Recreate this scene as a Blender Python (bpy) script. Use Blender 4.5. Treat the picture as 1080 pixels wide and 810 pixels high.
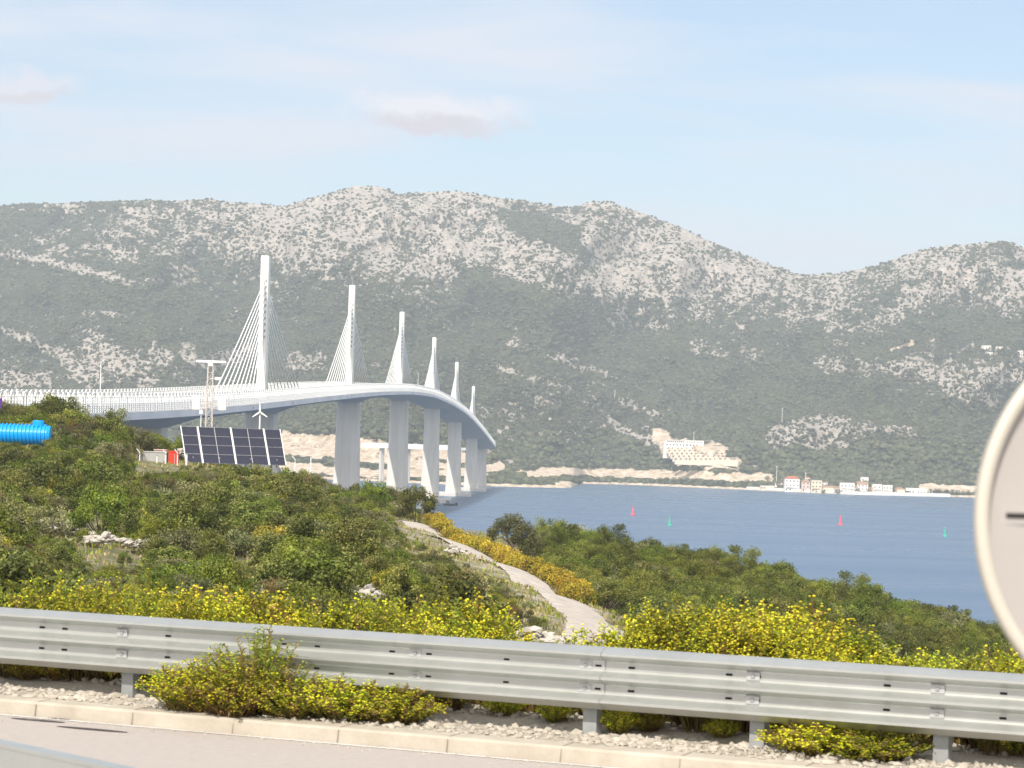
import bpy, math, random
import numpy as np
from mathutils import Matrix, Vector
R = math.radians
for o in list(bpy.data.objects): bpy.data.objects.remove(o)
S = bpy.context.scene
COL = S.collection

# ------------------------------------------------------------------ camera
F, ROLL, Y0, HC = 2840.0, R(1.79), 75.6, 30.0      # focal length in pixels of a 1080 px wide picture, eye 30 m above the sea
cam = bpy.data.cameras.new('camera'); co = bpy.data.objects.new('camera', cam); COL.objects.link(co)
S.camera = co
cam.sensor_width = 36; cam.lens = F / 1080 * 36
cr, sr = math.cos(ROLL), math.sin(ROLL)
cam.shift_x = (Y0 * sr) / 1080; cam.shift_y = (Y0 * cr) / 1080
right = Vector((cr, 0, sr)); up = Vector((-sr, 0, cr)); back = Vector((0, -1, 0))
co.matrix_world = Matrix(((right.x, up.x, back.x, 0), (right.y, up.y, back.y, 0), (right.z, up.z, back.z, HC), (0, 0, 0, 1)))
cam.clip_start = 0.1; cam.clip_end = 30000
cam.dof.use_dof = True; cam.dof.focus_distance = 90; cam.dof.aperture_fstop = 8
S.render.resolution_x = 1024; S.render.resolution_y = 768

def unrot(x, y):
    dx, dy = x - 540, y - 405
    return dx * cr + dy * sr, -dx * sr + dy * cr - Y0
def P(x, y, d):                                    # the point at depth d (metres north of the eye) seen at x, y in the survey photo
    xu, yu = unrot(x, y)
    return np.array((xu * d / F, d, HC - yu * d / F))
def proj(X, Y, Z):
    xu = F * X / Y; yu = -F * (Z - HC) / Y + Y0
    return 540 + xu * cr - yu * sr, 405 + xu * sr + yu * cr

# ------------------------------------------------------------------ light
SUN_EL, SUN_AZ = 43.0, 195.0
W = bpy.data.worlds.new('World'); S.world = W; W.use_nodes = True
nt = W.node_tree; N = nt.nodes; L = nt.links; N.clear()
def nd(tree, kind, **kw):
    n = tree.nodes.new(kind)
    for k, v in kw.items():
        if k.startswith('i_'): n.inputs[k[2:].replace('_', ' ')].default_value = v
        else: setattr(n, k, v)
    return n
sky = nd(nt, 'ShaderNodeTexSky', sky_type='NISHITA', sun_disc=False, sun_elevation=R(SUN_EL), sun_rotation=R(SUN_AZ), air_density=1.0, dust_density=1.2, ozone_density=2.0)
tc = nd(nt, 'ShaderNodeTexCoord')
mp = nd(nt, 'ShaderNodeMapping'); mp.inputs['Scale'].default_value = (1.6, 1.0, 11.0); mp.inputs['Location'].default_value = (3.1, .4, 1.2)
n1 = nd(nt, 'ShaderNodeTexNoise', i_Scale=3.2, i_Detail=6.0, i_Roughness=.52, i_Distortion=.4)
r1 = nd(nt, 'ShaderNodeMapRange'); r1.inputs[1].default_value = .44; r1.inputs[2].default_value = .66; r1.inputs[3].default_value = .1; r1.inputs[4].default_value = .95
mx = nd(nt, 'ShaderNodeMixRGB'); mx.inputs[2].default_value = (5.3, 5.6, 6.3, 1)
bg = nd(nt, 'ShaderNodeBackground', i_Strength=.1); out = nd(nt, 'ShaderNodeOutputWorld')
L.new(tc.outputs['Generated'], mp.inputs[0]); L.new(mp.outputs[0], n1.inputs['Vector']); L.new(n1.outputs['Fac'], r1.inputs[0])
L.new(r1.outputs[0], mx.inputs[0]); L.new(sky.outputs[0], mx.inputs[1])
# two small cumulus clouds low in the north: soft-edged patches of the sky, set by direction
last = mx
for (cx_, cy_, wx, wy, st, ccol) in ((450, 118, 118, 26, .9, (6.3, 6.1, 6.5)), (455, 131, 105, 14, .9, (4.8, 4.5, 4.95)), (30, 88, 78, 22, .7, (6.0, 5.7, 6.1)), (35, 99, 60, 11, .7, (4.8, 4.5, 4.9))):
    xu, yu = unrot(cx_, cy_); cen = Vector((xu / F, 1, -yu / F)).normalized()
    sub = nd(nt, 'ShaderNodeVectorMath', operation='SUBTRACT'); sub.inputs[1].default_value = cen; L.new(tc.outputs['Generated'], sub.inputs[0])
    nw = nd(nt, 'ShaderNodeTexNoise', i_Scale=42.0, i_Detail=6.0, i_Roughness=.6); L.new(tc.outputs['Generated'], nw.inputs['Vector'])
    nws = nd(nt, 'ShaderNodeVectorMath', operation='MULTIPLY_ADD'); nws.inputs[1].default_value = (.05, 0, .022); nws.inputs[2].default_value = (-.025, 0, -.011)
    L.new(nw.outputs['Color'], nws.inputs[0])
    ad = nd(nt, 'ShaderNodeVectorMath', operation='ADD'); L.new(sub.outputs[0], ad.inputs[0]); L.new(nws.outputs[0], ad.inputs[1])
    sc = nd(nt, 'ShaderNodeVectorMath', operation='MULTIPLY'); sc.inputs[1].default_value = (F / wx, .001, F / wy); L.new(ad.outputs[0], sc.inputs[0])
    ln = nd(nt, 'ShaderNodeVectorMath', operation='LENGTH'); L.new(sc.outputs[0], ln.inputs[0])
    mr = nd(nt, 'ShaderNodeMapRange', interpolation_type='SMOOTHSTEP'); mr.inputs[1].default_value = 1.0; mr.inputs[2].default_value = .35; mr.inputs[3].default_value = 0; mr.inputs[4].default_value = st
    L.new(ln.outputs['Value'], mr.inputs[0])
    m2 = nd(nt, 'ShaderNodeMixRGB'); m2.inputs[2].default_value = (*ccol, 1); L.new(mr.outputs[0], m2.inputs[0]); L.new(last.outputs[0], m2.inputs[1]); last = m2
# warm bright cloud added to the unseen sky behind the lookout as fill light
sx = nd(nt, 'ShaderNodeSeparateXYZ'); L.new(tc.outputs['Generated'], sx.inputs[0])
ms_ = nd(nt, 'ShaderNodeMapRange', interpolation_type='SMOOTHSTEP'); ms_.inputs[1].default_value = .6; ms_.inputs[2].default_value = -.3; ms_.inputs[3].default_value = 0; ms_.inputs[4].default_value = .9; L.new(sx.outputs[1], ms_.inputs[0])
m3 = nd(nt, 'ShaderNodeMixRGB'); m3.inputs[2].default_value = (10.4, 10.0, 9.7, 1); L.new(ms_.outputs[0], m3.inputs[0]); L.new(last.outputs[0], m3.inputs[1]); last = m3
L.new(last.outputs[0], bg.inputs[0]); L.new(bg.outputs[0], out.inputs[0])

sl = bpy.data.lights.new('sun', 'SUN'); so = bpy.data.objects.new('sun', sl); COL.objects.link(so)
sl.energy = 4.0; sl.angle = R(.55); sl.color = (1, .93, .82)
sp = Vector((math.sin(R(SUN_AZ)) * math.cos(R(SUN_EL)), math.cos(R(SUN_AZ)) * math.cos(R(SUN_EL)), math.sin(R(SUN_EL))))
so.rotation_euler = sp.to_track_quat('Z', 'Y').to_euler()
vs = S.view_settings; vs.view_transform = 'Standard'; vs.look = 'None'; vs.exposure = .58; vs.gamma = 1; vs.use_curve_mapping = False
S.render.engine = 'CYCLES'; S.cycles.volume_bounces = 0; S.cycles.max_bounces = 6; S.cycles.transparent_max_bounces = 6

# ------------------------------------------------------------------ helpers
def tag(o, label=None, cat=None, group=None, kind=None):
    if label: o['label'] = label
    if cat: o['category'] = cat
    if group: o['group'] = group
    if kind: o['kind'] = kind
    return o
def empty(name, loc=(0, 0, 0), rz=0):
    o = bpy.data.objects.new(name, None); COL.objects.link(o); o.location = [float(v) for v in loc]; o.rotation_euler = (0, 0, rz); return o
def children(o): return [c for c in bpy.data.objects if c.parent == o]
def copy_tree(o, parent=None, kids=None):
    c = o.copy(); COL.objects.link(c); c.parent = parent
    for ch in children(o): copy_tree(ch, c)
    return c
def mesh_np(name, V, Fc, mats, parent=None, mi=None, attrs=None, smooth=False, loc=None):
    """V (n,3), Fc: (m,k) int array or list of such arrays"""
    me = bpy.data.meshes.new(name)
    if not isinstance(Fc, list): Fc = [Fc]
    Fc = [np.asarray(f, dtype=np.int32) for f in Fc if len(f)]
    V = np.asarray(V, dtype=np.float32)
    me.vertices.add(len(V)); me.vertices.foreach_set('co', V.ravel())
    li = np.concatenate([f.ravel() for f in Fc]); tot = np.concatenate([np.full(len(f), f.shape[1], dtype=np.int32) for f in Fc])
    me.loops.add(len(li)); me.loops.foreach_set('vertex_index', li)
    me.polygons.add(len(tot)); st = np.concatenate([[0], np.cumsum(tot)[:-1]]).astype(np.int32)
    me.polygons.foreach_set('loop_start', st)
    if mi is not None: me.polygons.foreach_set('material_index', np.asarray(mi, dtype=np.int32))
    me.polygons.foreach_set('use_smooth', np.full(len(tot), bool(smooth)))
    for k, a in (attrs or {}).items():
        at = me.attributes.new(k, 'FLOAT', 'POINT'); at.data.foreach_set('value', np.asarray(a, dtype=np.float32))
    me.update(calc_edges=True)
    for m in (mats if isinstance(mats, (list, tuple)) else [mats]): me.materials.append(m)
    o = bpy.data.objects.new(name, me); COL.objects.link(o); o.parent = parent
    if loc is not None: o.location = [float(v) for v in loc]
    return o
class MB:
    def __init__(s): s.v = []; s.q = []; s.t = []; s.n = 0; s.qm = []; s.tm = []; s.m = 0
    def add(s, V, Q=(), T=()):
        V = np.asarray(V, float); s.v.append(V)
        for f in Q: s.q.append([i + s.n for i in f]); s.qm.append(s.m)
        for f in T: s.t.append([i + s.n for i in f]); s.tm.append(s.m)
        s.n += len(V)
    def frame(s, c, ax, ay, az, hx, hy, hz, tx=1., ty=1.):      # box with half sizes along three axes, top scaled by tx, ty
        c, ax, ay, az = [np.asarray(a, float) for a in (c, ax, ay, az)]
        V = []
        for z in (-1, 1):
            kx, ky = (1, 1) if z < 0 else (tx, ty)
            for x, y in ((-1, -1), (1, -1), (1, 1), (-1, 1)): V.append(c + ax * hx * x * kx + ay * hy * y * ky + az * hz * z)
        s.add(V, [(3, 2, 1, 0), (4, 5, 6, 7), (0, 1, 5, 4), (1, 2, 6, 5), (2, 3, 7, 6), (3, 0, 4, 7)])
    def box(s, x0, x1, y0, y1, z0, z1, rz=0, tx=1., ty=1.):
        c, n = math.cos(rz), math.sin(rz)
        mx_, my_ = (x0 + x1) / 2, (y0 + y1) / 2
        s.frame((mx_ * c - my_ * n, mx_ * n + my_ * c, (z0 + z1) / 2), (c, n, 0), (-n, c, 0), (0, 0, 1), abs(x1 - x0) / 2, abs(y1 - y0) / 2, abs(z1 - z0) / 2, tx, ty)
    def bar(s, a, b, w, h=None, upv=(0, 0, 1)):
        a, b = np.asarray(a, float), np.asarray(b, float); d = b - a; l = np.linalg.norm(d); d /= l
        u = np.asarray(upv, float)
        if abs(np.dot(u, d)) > .95: u = np.array((1., 0, 0))
        sx = np.cross(d, u); sx /= np.linalg.norm(sx); u = np.cross(sx, d)
        s.frame((a + b) / 2, sx, u, d, w / 2, (h or w) / 2, l / 2)
    def tube(s, pts, rad, n=8, cap=True):
        pts = [np.asarray(p, float) for p in pts]; k = len(pts)
        rad = rad if hasattr(rad, '__len__') else [rad] * k
        V = []; pu = None
        for i, p in enumerate(pts):
            d = pts[min(i + 1, k - 1)] - pts[max(i - 1, 0)]; d = d / np.linalg.norm(d)
            if pu is None: u = np.array((0, 0, 1.)) if abs(d[2]) < .9 else np.array((1., 0, 0))
            else: u = pu
            u = u - d * np.dot(u, d); u /= np.linalg.norm(u); pu = u; w = np.cross(d, u)
            for j in range(n):
                a = 2 * math.pi * j / n; V.append(p + rad[i] * (math.cos(a) * u + math.sin(a) * w))
        Q = [(i * n + j, i * n + (j + 1) % n, (i + 1) * n + (j + 1) % n, (i + 1) * n + j) for i in range(k - 1) for j in range(n)]
        T = []
        if cap:
            V += [pts[0], pts[-1]]; a, b = k * n, k * n + 1
            T = [(a, (j + 1) % n, j) for j in range(n)] + [(b, (k - 1) * n + j, (k - 1) * n + (j + 1) % n) for j in range(n)]
        s.add(V, Q, T)
    def loft(s, rings, cap=True):                               # rings: list of equal-length closed point lists
        n = len(rings[0]); k = len(rings); V = [p for r in rings for p in r]
        Q = [(i * n + j, i * n + (j + 1) % n, (i + 1) * n + (j + 1) % n, (i + 1) * n + j) for i in range(k - 1) for j in range(n)]
        T = []
        if cap:
            V = list(V) + [np.mean(np.asarray(rings[0], float), 0), np.mean(np.asarray(rings[-1], float), 0)]; a, b = k * n, k * n + 1
            T = [(a, (j + 1) % n, j) for j in range(n)] + [(b, (k - 1) * n + j, (k - 1) * n + (j + 1) % n) for j in range(n)]
        s.add(V, Q, T)
    def build(s, name, mats, parent=None, loc=None, smooth=False, attrs=None):
        V = np.concatenate(s.v); fs = []; mi = []
        if s.q: fs.append(np.array(s.q)); mi += s.qm
        if s.t: fs.append(np.array(s.t)); mi += s.tm
        return mesh_np(name, V, fs, mats, parent, mi=mi, smooth=smooth, loc=loc, attrs=attrs)

# value noise in numpy
_rs = np.random.RandomState(7); _T = _rs.rand(256, 256)
def vn(x, y):
    xi, yi = np.floor(x).astype(int), np.floor(y).astype(int); fx, fy = x - xi, y - yi
    fx = fx * fx * (3 - 2 * fx); fy = fy * fy * (3 - 2 * fy)
    g = lambda a, b: _T[a % 256, b % 256]
    return (g(xi, yi) * (1 - fx) + g(xi + 1, yi) * fx) * (1 - fy) + (g(xi, yi + 1) * (1 - fx) + g(xi + 1, yi + 1) * fx) * fy
def fbm(x, y, o=4, gain=.5):
    t = 0; a = 1; n = 0
    for i in range(o): t = t + a * (vn(x * 2 ** i + 17 * i, y * 2 ** i + 31 * i) - .5); n += a; a *= gain
    return t / n

# ------------------------------------------------------------------ materials
def mat(name, col, rough=.7, metal=0, noise=None, bump=None, spec=.3, stretch=None):
    """noise = (scale, second colour, contrast) ; bump = (scale, distance)"""
    m = bpy.data.materials.new(name); m.use_nodes = True; t = m.node_tree; b = t.nodes['Principled BSDF']
    b.inputs['Base Color'].default_value = (*col, 1); b.inputs['Roughness'].default_value = rough; b.inputs['Metallic'].default_value = metal
    b.inputs['Specular IOR Level'].default_value = spec
    g = nd(t, 'ShaderNodeTexCoord'); src = g.outputs['Object']
    if stretch:
        mpp = nd(t, 'ShaderNodeMapping'); mpp.inputs['Scale'].default_value = stretch; t.links.new(src, mpp.inputs[0]); src = mpp.outputs[0]
    if noise:
        n = nd(t, 'ShaderNodeTexNoise', i_Scale=noise[0], i_Detail=6.0, i_Roughness=.62); t.links.new(src, n.inputs['Vector'])
        r = nd(t, 'ShaderNodeMapRange'); r.inputs[1].default_value = .5 - noise[2]; r.inputs[2].default_value = .5 + noise[2]; t.links.new(n.outputs['Fac'], r.inputs[0])
        x = nd(t, 'ShaderNodeMixRGB'); x.inputs[1].default_value = (*col, 1); x.inputs[2].default_value = (*noise[1], 1)
        t.links.new(r.outputs[0], x.inputs[0]); t.links.new(x.outputs[0], b.inputs['Base Color'])
    if bump:
        n = nd(t, 'ShaderNodeTexNoise', i_Scale=bump[0], i_Detail=6.0, i_Roughness=.65); t.links.new(src, n.inputs['Vector'])
        bb = nd(t, 'ShaderNodeBump', i_Distance=bump[1], i_Strength=1.0); t.links.new(n.outputs['Fac'], bb.inputs['Height']); t.links.new(bb.outputs[0], b.inputs['Normal'])
    return m
def leafmat(name, c1, c2, c3, trans=.25, rough=.55):
    m = bpy.data.materials.new(name); m.use_nodes = True; t = m.node_tree; b = t.nodes['Principled BSDF']; o = t.nodes['Material Output']
    a = nd(t, 'ShaderNodeAttribute', attribute_name='tint'); oi = nd(t, 'ShaderNodeObjectInfo')
    r = nd(t, 'ShaderNodeValToRGB'); e = r.color_ramp.elements; e[0].color = (*c1, 1); e[1].color = (*c3, 1); e[0].position = .1; e[1].position = .95
    k = e.new(.5); k.color = (*c2, 1)
    t.links.new(a.outputs['Fac'], r.inputs[0])
    hs = nd(t, 'ShaderNodeHueSaturation', i_Saturation=1.0); mr = nd(t, 'ShaderNodeMapRange'); mr.inputs[3].default_value = .62; mr.inputs[4].default_value = 1.4
    mh = nd(t, 'ShaderNodeMath', operation='MULTIPLY_ADD'); mh.inputs[1].default_value = .035; mh.inputs[2].default_value = .483
    rr = nd(t, 'ShaderNodeMath', operation='FRACT'); r7 = nd(t, 'ShaderNodeMath', operation='MULTIPLY'); r7.inputs[1].default_value = 7.31
    t.links.new(oi.outputs['Random'], mr.inputs[0]); t.links.new(mr.outputs[0], hs.inputs['Value'])
    t.links.new(oi.outputs['Random'], r7.inputs[0]); t.links.new(r7.outputs[0], rr.inputs[0]); t.links.new(rr.outputs[0], mh.inputs[0]); t.links.new(mh.outputs[0], hs.inputs['Hue'])
    t.links.new(r.outputs[0], hs.inputs['Color']); t.links.new(hs.outputs[0], b.inputs['Base Color'])
    b.inputs['Roughness'].default_value = rough; b.inputs['Specular IOR Level'].default_value = .25
    tr = nd(t, 'ShaderNodeBsdfTranslucent'); t.links.new(hs.outputs[0], tr.inputs[0]); ms = nd(t, 'ShaderNodeMixShader'); ms.inputs[0].default_value = trans
    t.links.new(b.outputs[0], ms.inputs[1]); t.links.new(tr.outputs[0], ms.inputs[2]); t.links.new(ms.outputs[0], o.inputs[0])
    return m
M = {}
M['concrete'] = mat('bridge concrete', (.60, .585, .555), .8, noise=(.35, (.50, .485, .455), .16), bump=(1.5, .03), stretch=(1.6, 1.6, .18))
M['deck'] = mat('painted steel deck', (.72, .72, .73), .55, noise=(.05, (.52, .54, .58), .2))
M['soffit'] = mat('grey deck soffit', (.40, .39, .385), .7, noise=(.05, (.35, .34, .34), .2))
M['barrier'] = mat('white barrier enamel', (.88, .88, .86), .5)
M['white'] = mat('white painted steel', (.80, .80, .78), .5, noise=(.4, (.74, .74, .72), .25))
M['pylon'] = mat('white pylon concrete', (.74, .74, .70), .7, noise=(.3, (.68, .67, .62), .2))
M['cable'] = mat('white cable sheath', (.82, .82, .80), .45)
M['asphalt_far'] = mat('bridge asphalt', (.08, .08, .08), .9)
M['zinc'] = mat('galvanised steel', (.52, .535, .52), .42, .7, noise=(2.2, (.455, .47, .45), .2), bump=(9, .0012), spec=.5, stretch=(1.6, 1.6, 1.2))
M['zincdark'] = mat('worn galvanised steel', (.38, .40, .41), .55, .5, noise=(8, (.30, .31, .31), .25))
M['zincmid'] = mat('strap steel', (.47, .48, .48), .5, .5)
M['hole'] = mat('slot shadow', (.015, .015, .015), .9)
M['kerb'] = mat('kerb concrete', (.44, .40, .34), .9, noise=(2.2, (.34, .30, .245), .16), bump=(25, .006))
M['asphalt'] = mat('pale sun-bleached asphalt', (.39, .35, .325), .92, noise=(14, (.345, .31, .288), .2), bump=(60, .004))
M['paint'] = mat('road paint', (.70, .69, .65), .8, noise=(6, (.52, .50, .46), .18))
M['stone'] = mat('limestone', (.48, .45, .41), .95, noise=(1.3, (.36, .33, .29), .15), bump=(6, .06))
M['gravel'] = mat('pale gravel', (.42, .385, .33), .95, noise=(2, (.33, .30, .255), .15), bump=(14, .03))
M['track'] = mat('gravel track', (.50, .445, .39), .95, noise=(.9, (.34, .31, .275), .16), bump=(8, .03))
M['bark'] = mat('bark', (.12, .09, .065), .9, noise=(6, (.07, .055, .04), .2), bump=(12, .02))
M['dryearth'] = mat('dry earth', (.22, .185, .13), .95)
M['leaf_ever'] = leafmat('evergreen leaves', (.034, .048, .009), (.11, .126, .02), (.235, .23, .062), .18)
M['leaf_olive'] = leafmat('grey green leaves', (.055, .065, .02), (.155, .16, .06), (.32, .305, .155), .18)
M['leaf_bright'] = leafmat('fresh green leaves', (.06, .085, .009), (.13, .165, .016), (.235, .265, .04))
M['leaf_pine'] = leafmat('pine needles', (.085, .105, .014), (.16, .18, .028), (.26, .27, .055), .35)
M['leaf_brown'] = leafmat('browned leaves', (.12, .08, .03), (.17, .125, .045), (.22, .16, .07))
M['leaf_gold'] = leafmat('yellowing leaves', (.16, .14, .02), (.30, .26, .03), (.48, .42, .06))
M['weed'] = leafmat('weed leaves', (.12, .16, .012), (.21, .25, .02), (.31, .33, .04), .35)
M['weed_dry'] = leafmat('dry weed', (.17, .11, .035), (.25, .17, .055), (.32, .24, .09), .3)
M['flower'] = leafmat('yellow flowers', (.42, .38, .012), (.58, .53, .018), (.74, .70, .05), .25)
M['flower_dull'] = leafmat('ochre yellow flowers', (.28, .205, .015), (.40, .30, .02), (.52, .41, .04), .25)
M['dry'] = leafmat('straw grass', (.22, .17, .08), (.32, .25, .13), (.42, .34, .19), .3)

# ------------------------------------------------------------------ sea
def sea_mat():
    m = bpy.data.materials.new('sea water'); m.use_nodes = True; t = m.node_tree; b = t.nodes['Principled BSDF']
    b.inputs['Base Color'].default_value = (.07, .125, .21, 1); b.inputs['Roughness'].default_value = .22; b.inputs['IOR'].default_value = 1.33
    g = nd(t, 'ShaderNodeNewGeometry'); mpp = nd(t, 'ShaderNodeMapping'); mpp.inputs['Scale'].default_value = (.5, 1, 1); t.links.new(g.outputs['Position'], mpp.inputs[0])
    n = nd(t, 'ShaderNodeTexNoise', i_Scale=.35, i_Detail=5.0, i_Roughness=.6); t.links.new(mpp.outputs[0], n.inputs['Vector'])
    bb = nd(t, 'ShaderNodeBump', i_Distance=.5, i_Strength=.7); t.links.new(n.outputs['Fac'], bb.inputs['Height']); t.links.new(bb.outputs[0], b.inputs['Normal'])
    mp2 = nd(t, 'ShaderNodeMapping'); mp2.inputs['Scale'].default_value = (.0012, .012, 1); t.links.new(g.outputs['Position'], mp2.inputs[0])
    n2 = nd(t, 'ShaderNodeTexNoise', i_Scale=1.0, i_Detail=3.0); t.links.new(mp2.outputs[0], n2.inputs['Vector'])
    mr = nd(t, 'ShaderNodeMapRange'); mr.inputs[1].default_value = .35; mr.inputs[2].default_value = .65; mr.inputs[3].default_value = .25; mr.inputs[4].default_value = .34
    t.links.new(n2.outputs['Fac'], mr.inputs[0]); t.links.new(mr.outputs[0], b.inputs['Roughness'])
    return m
o = mesh_np('water', [(-7000, -500, 0), (7000, -500, 0), (7000, 8500, 0), (-7000, 8500, 0)], [np.array([[0, 1, 2, 3]])], sea_mat()); tag(o, kind='structure')

# ------------------------------------------------------------------ far hills
shore = [(-700, 2700), (200, 2820), (333, 2757), (408, 2700), (511, 2590), (560, 2597), (604, 2640), (612, 2690), (624, 3120), (670, 3190), (740, 3100), (820, 2975), (900, 2860), (1025, 2948), (1900, 3100)]
skyl = [(-700, 240), (-300, 225), (0, 216), (60, 214), (150, 212), (215, 211), (260, 215), (300, 218), (340, 206), (375, 196), (400, 197), (420, 204), (450, 202), (480, 202), (520, 207), (560, 213), (600, 218), (625, 212), (645, 213), (680, 225), (720, 241), (760, 258), (800, 275), (840, 289), (870, 290), (900, 287), (940, 274), (970, 265), (1000, 259), (1040, 256), (1060, 254), (1080, 260), (1300, 300), (1900, 330)]
NR = 300
us = np.concatenate([np.arange(-700, -20, 8), np.arange(-20, 1105, 1.9), np.arange(1105, 1900, 10)])
sky_y = np.interp(us, [a for a, b in skyl], [b for a, b in skyl]) + (fbm(us * .05, us * 0 + 3, 4) * 5)
ds = np.interp(us, [a for a, b in shore], [b for a, b in shore])
def unr(x, y):
    dx, dy = x - 540, y - 405
    return dx * cr + dy * sr, -dx * sr + dy * cr - Y0
q = np.linspace(0, 1, NR)[None, :]
xu_top, yu_top = unr(us, sky_y); v_top = -yu_top; v_sh = -HC * F / ds
Vv = v_sh[:, None] + (v_top - v_sh)[:, None] * q                # pixels above the horizon
XU = np.repeat(xu_top[:, None], NR, 1)
IX = 540 + XU * cr - (-Vv + Y0) * sr; IY = 405 + XU * sr + (-Vv + Y0) * cr     # where the point shows from the lookout
Dsky = 4700 - 250 * np.exp(-((us - 1030) / 150.) ** 2)
dsm = ds.copy()
for _ in range(6000): dsm[1:-1] = (dsm[:-2] + dsm[2:]) / 2
dsm = np.maximum(dsm, ds)
for _ in range(300): dsm[1:-1] = np.maximum((dsm[:-2] + dsm[2:]) / 2, ds[1:-1])
bl = np.clip(q * 7, 0, 1); bl = bl * bl * (3 - 2 * bl); D0 = ds[:, None] * (1 - bl) + dsm[:, None] * bl
base = D0 + (Dsky[:, None] - D0) * (q ** .95)
def segdist(px, py, pts):
    d = np.full(px.shape, 1e9)
    for (ax, ay), (bx, by) in zip(pts[:-1], pts[1:]):
        t = np.clip(((px - ax) * (bx - ax) + (py - ay) * (by - ay)) / ((bx - ax) ** 2 + (by - ay) ** 2 + 1e-9), 0, 1)
        d = np.minimum(d, np.hypot(px - ax - t * (bx - ax), py - ay - t * (by - ay)))
    return d
wgt = np.clip(q * 6, 0, 1) * np.clip((1 - q) * 12, 0.15, 1)
rel = np.zeros_like(base)
for amp, wid, pts in ((230, 26, [(-60, 262), (0, 266), (90, 284), (150, 303)]), (170, 26, [(-40, 330), (20, 355), (70, 378), (120, 412)]), (90, 22, [(95, 372), (150, 395), (170, 410)]),
                      (200, 30, [(378, 197), (430, 235), (500, 280), (560, 330)]), (160, 30, [(640, 214), (600, 270), (590, 330)]), (140, 30, [(640, 214), (720, 260), (840, 330)]),
                      (180, 34, [(1050, 256), (980, 290), (900, 330), (850, 345)]), (120, 18, [(812, 462), (880, 452), (965, 458)]), (100, 28, [(250, 215), (330, 260), (400, 310)]),
                      (140, 25, [(870, 380), (950, 380), (1010, 400), (1080, 400)]), (120, 30, [(430, 330), (560, 400), (690, 440), (760, 480)]), (90, 26, [(470, 202), (560, 250), (600, 290)])):
    rel += amp * np.exp(-(segdist(IX, IY, pts) / wid) ** 1.4)
rel *= .8; rel += fbm(IX * .012 + 5, IY * .016 + 9, 5, .5) * 480
rdg = 1 - np.abs(fbm(IX * .022 + 40 + IY * .012, IY * .03 + 3, 4, .5)) * 4; rel += rdg * 40
base = base - rel * wgt
for j_ in range(1, NR): base[:, j_] = np.maximum(base[:, j_], base[:, j_ - 1] + 1.3)
GX, GY, GZ = XU * base / F, base, HC + Vv * base / F
GZ[:, 0] = -1.0
# rock cover, by place on the slope
tx = np.array([0, 100, 200, 300, 400, 500, 600, 700, 800, 900, 1000, 1080]); ty = np.array([200, 230, 260, 290, 320, 350, 380, 410, 440, 470, 500])
tab = np.array([[.3, .22, .35, .10, .08, .25, .38, .4, .3, .1, .1],
                [.35, .42, .34, .14, .08, .15, .42, .4, .3, .1, .1],
                [.35, .55, .50, .28, .14, .12, .36, .3, .2, .1, .1],
                [.6, .62, .62, .50, .12, .06, .25, .2, .1, .1, .1],
                [.72, .75, .66, .50, .20, .06, .10, .12, .1, .1, .1],
                [.6, .52, .72, .62, .34, .08, .16, .20, .2, .2, .1],
                [.6, .42, .62, .68, .60, .12, .14, .22, .24, .22, .1],
                [.6, .60, .70, .70, .56, .26, .20, .12, .10, .1, .1],
                [.6, .60, .66, .62, .50, .34, .14, .06, .05, .1, .1],
                [.6, .55, .52, .55, .54, .38, .34, .06, .05, .05, .05],
                [.6, .60, .62, .62, .54, .34, .50, .30, .05, .04, .05],
                [.6, .60, .60, .60, .50, .26, .62, .45, .08, .04, .05]])
fx = np.clip(np.interp(IX, tx, np.arange(12)), 0, 10.999); fy = np.clip(np.interp(IY, ty, np.arange(11)), 0, 9.999)
a0, b0 = fx.astype(int), fy.astype(int); fx -= a0; fy -= b0
rock = (tab[a0, b0] * (1 - fx) + tab[a0 + 1, b0] * fx) * (1 - fy) + (tab[a0, b0 + 1] * (1 - fx) + tab[a0 + 1, b0 + 1] * fx) * fy
rock = rock * .86 + fbm(IX * .035, IY * .06 + 50, 5, .65) * .55 + fbm((IX + IY * 1.3) * .03, (IY - IX * .35) * .16, 3, .6) * .35
rock += .16 * np.exp(-((IX - 560) / 140.) ** 2 - ((IY - 440) / 45.) ** 2) + .06
gl = 1 - np.abs(fbm(IX * .030 + 11 + IY * .018, IY * .017 + 4, 4, .55)) * 9; rock -= .36 * np.clip(gl, 0, 1) ** 2
gl2 = 1 - np.abs(fbm(IX * .022 + 61 - IY * .020, IY * .030 + 24, 4, .55)) * 8; rock += .30 * np.clip(gl2, 0, 1) ** 2 * (IY < 350) + .14 * np.clip((345 - IY) / 60, 0, 1) * np.clip((IX - 180) / 120, 0, 1)
wob = fbm(IX * .09 + 7, IY * .11, 3) * 16
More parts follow.
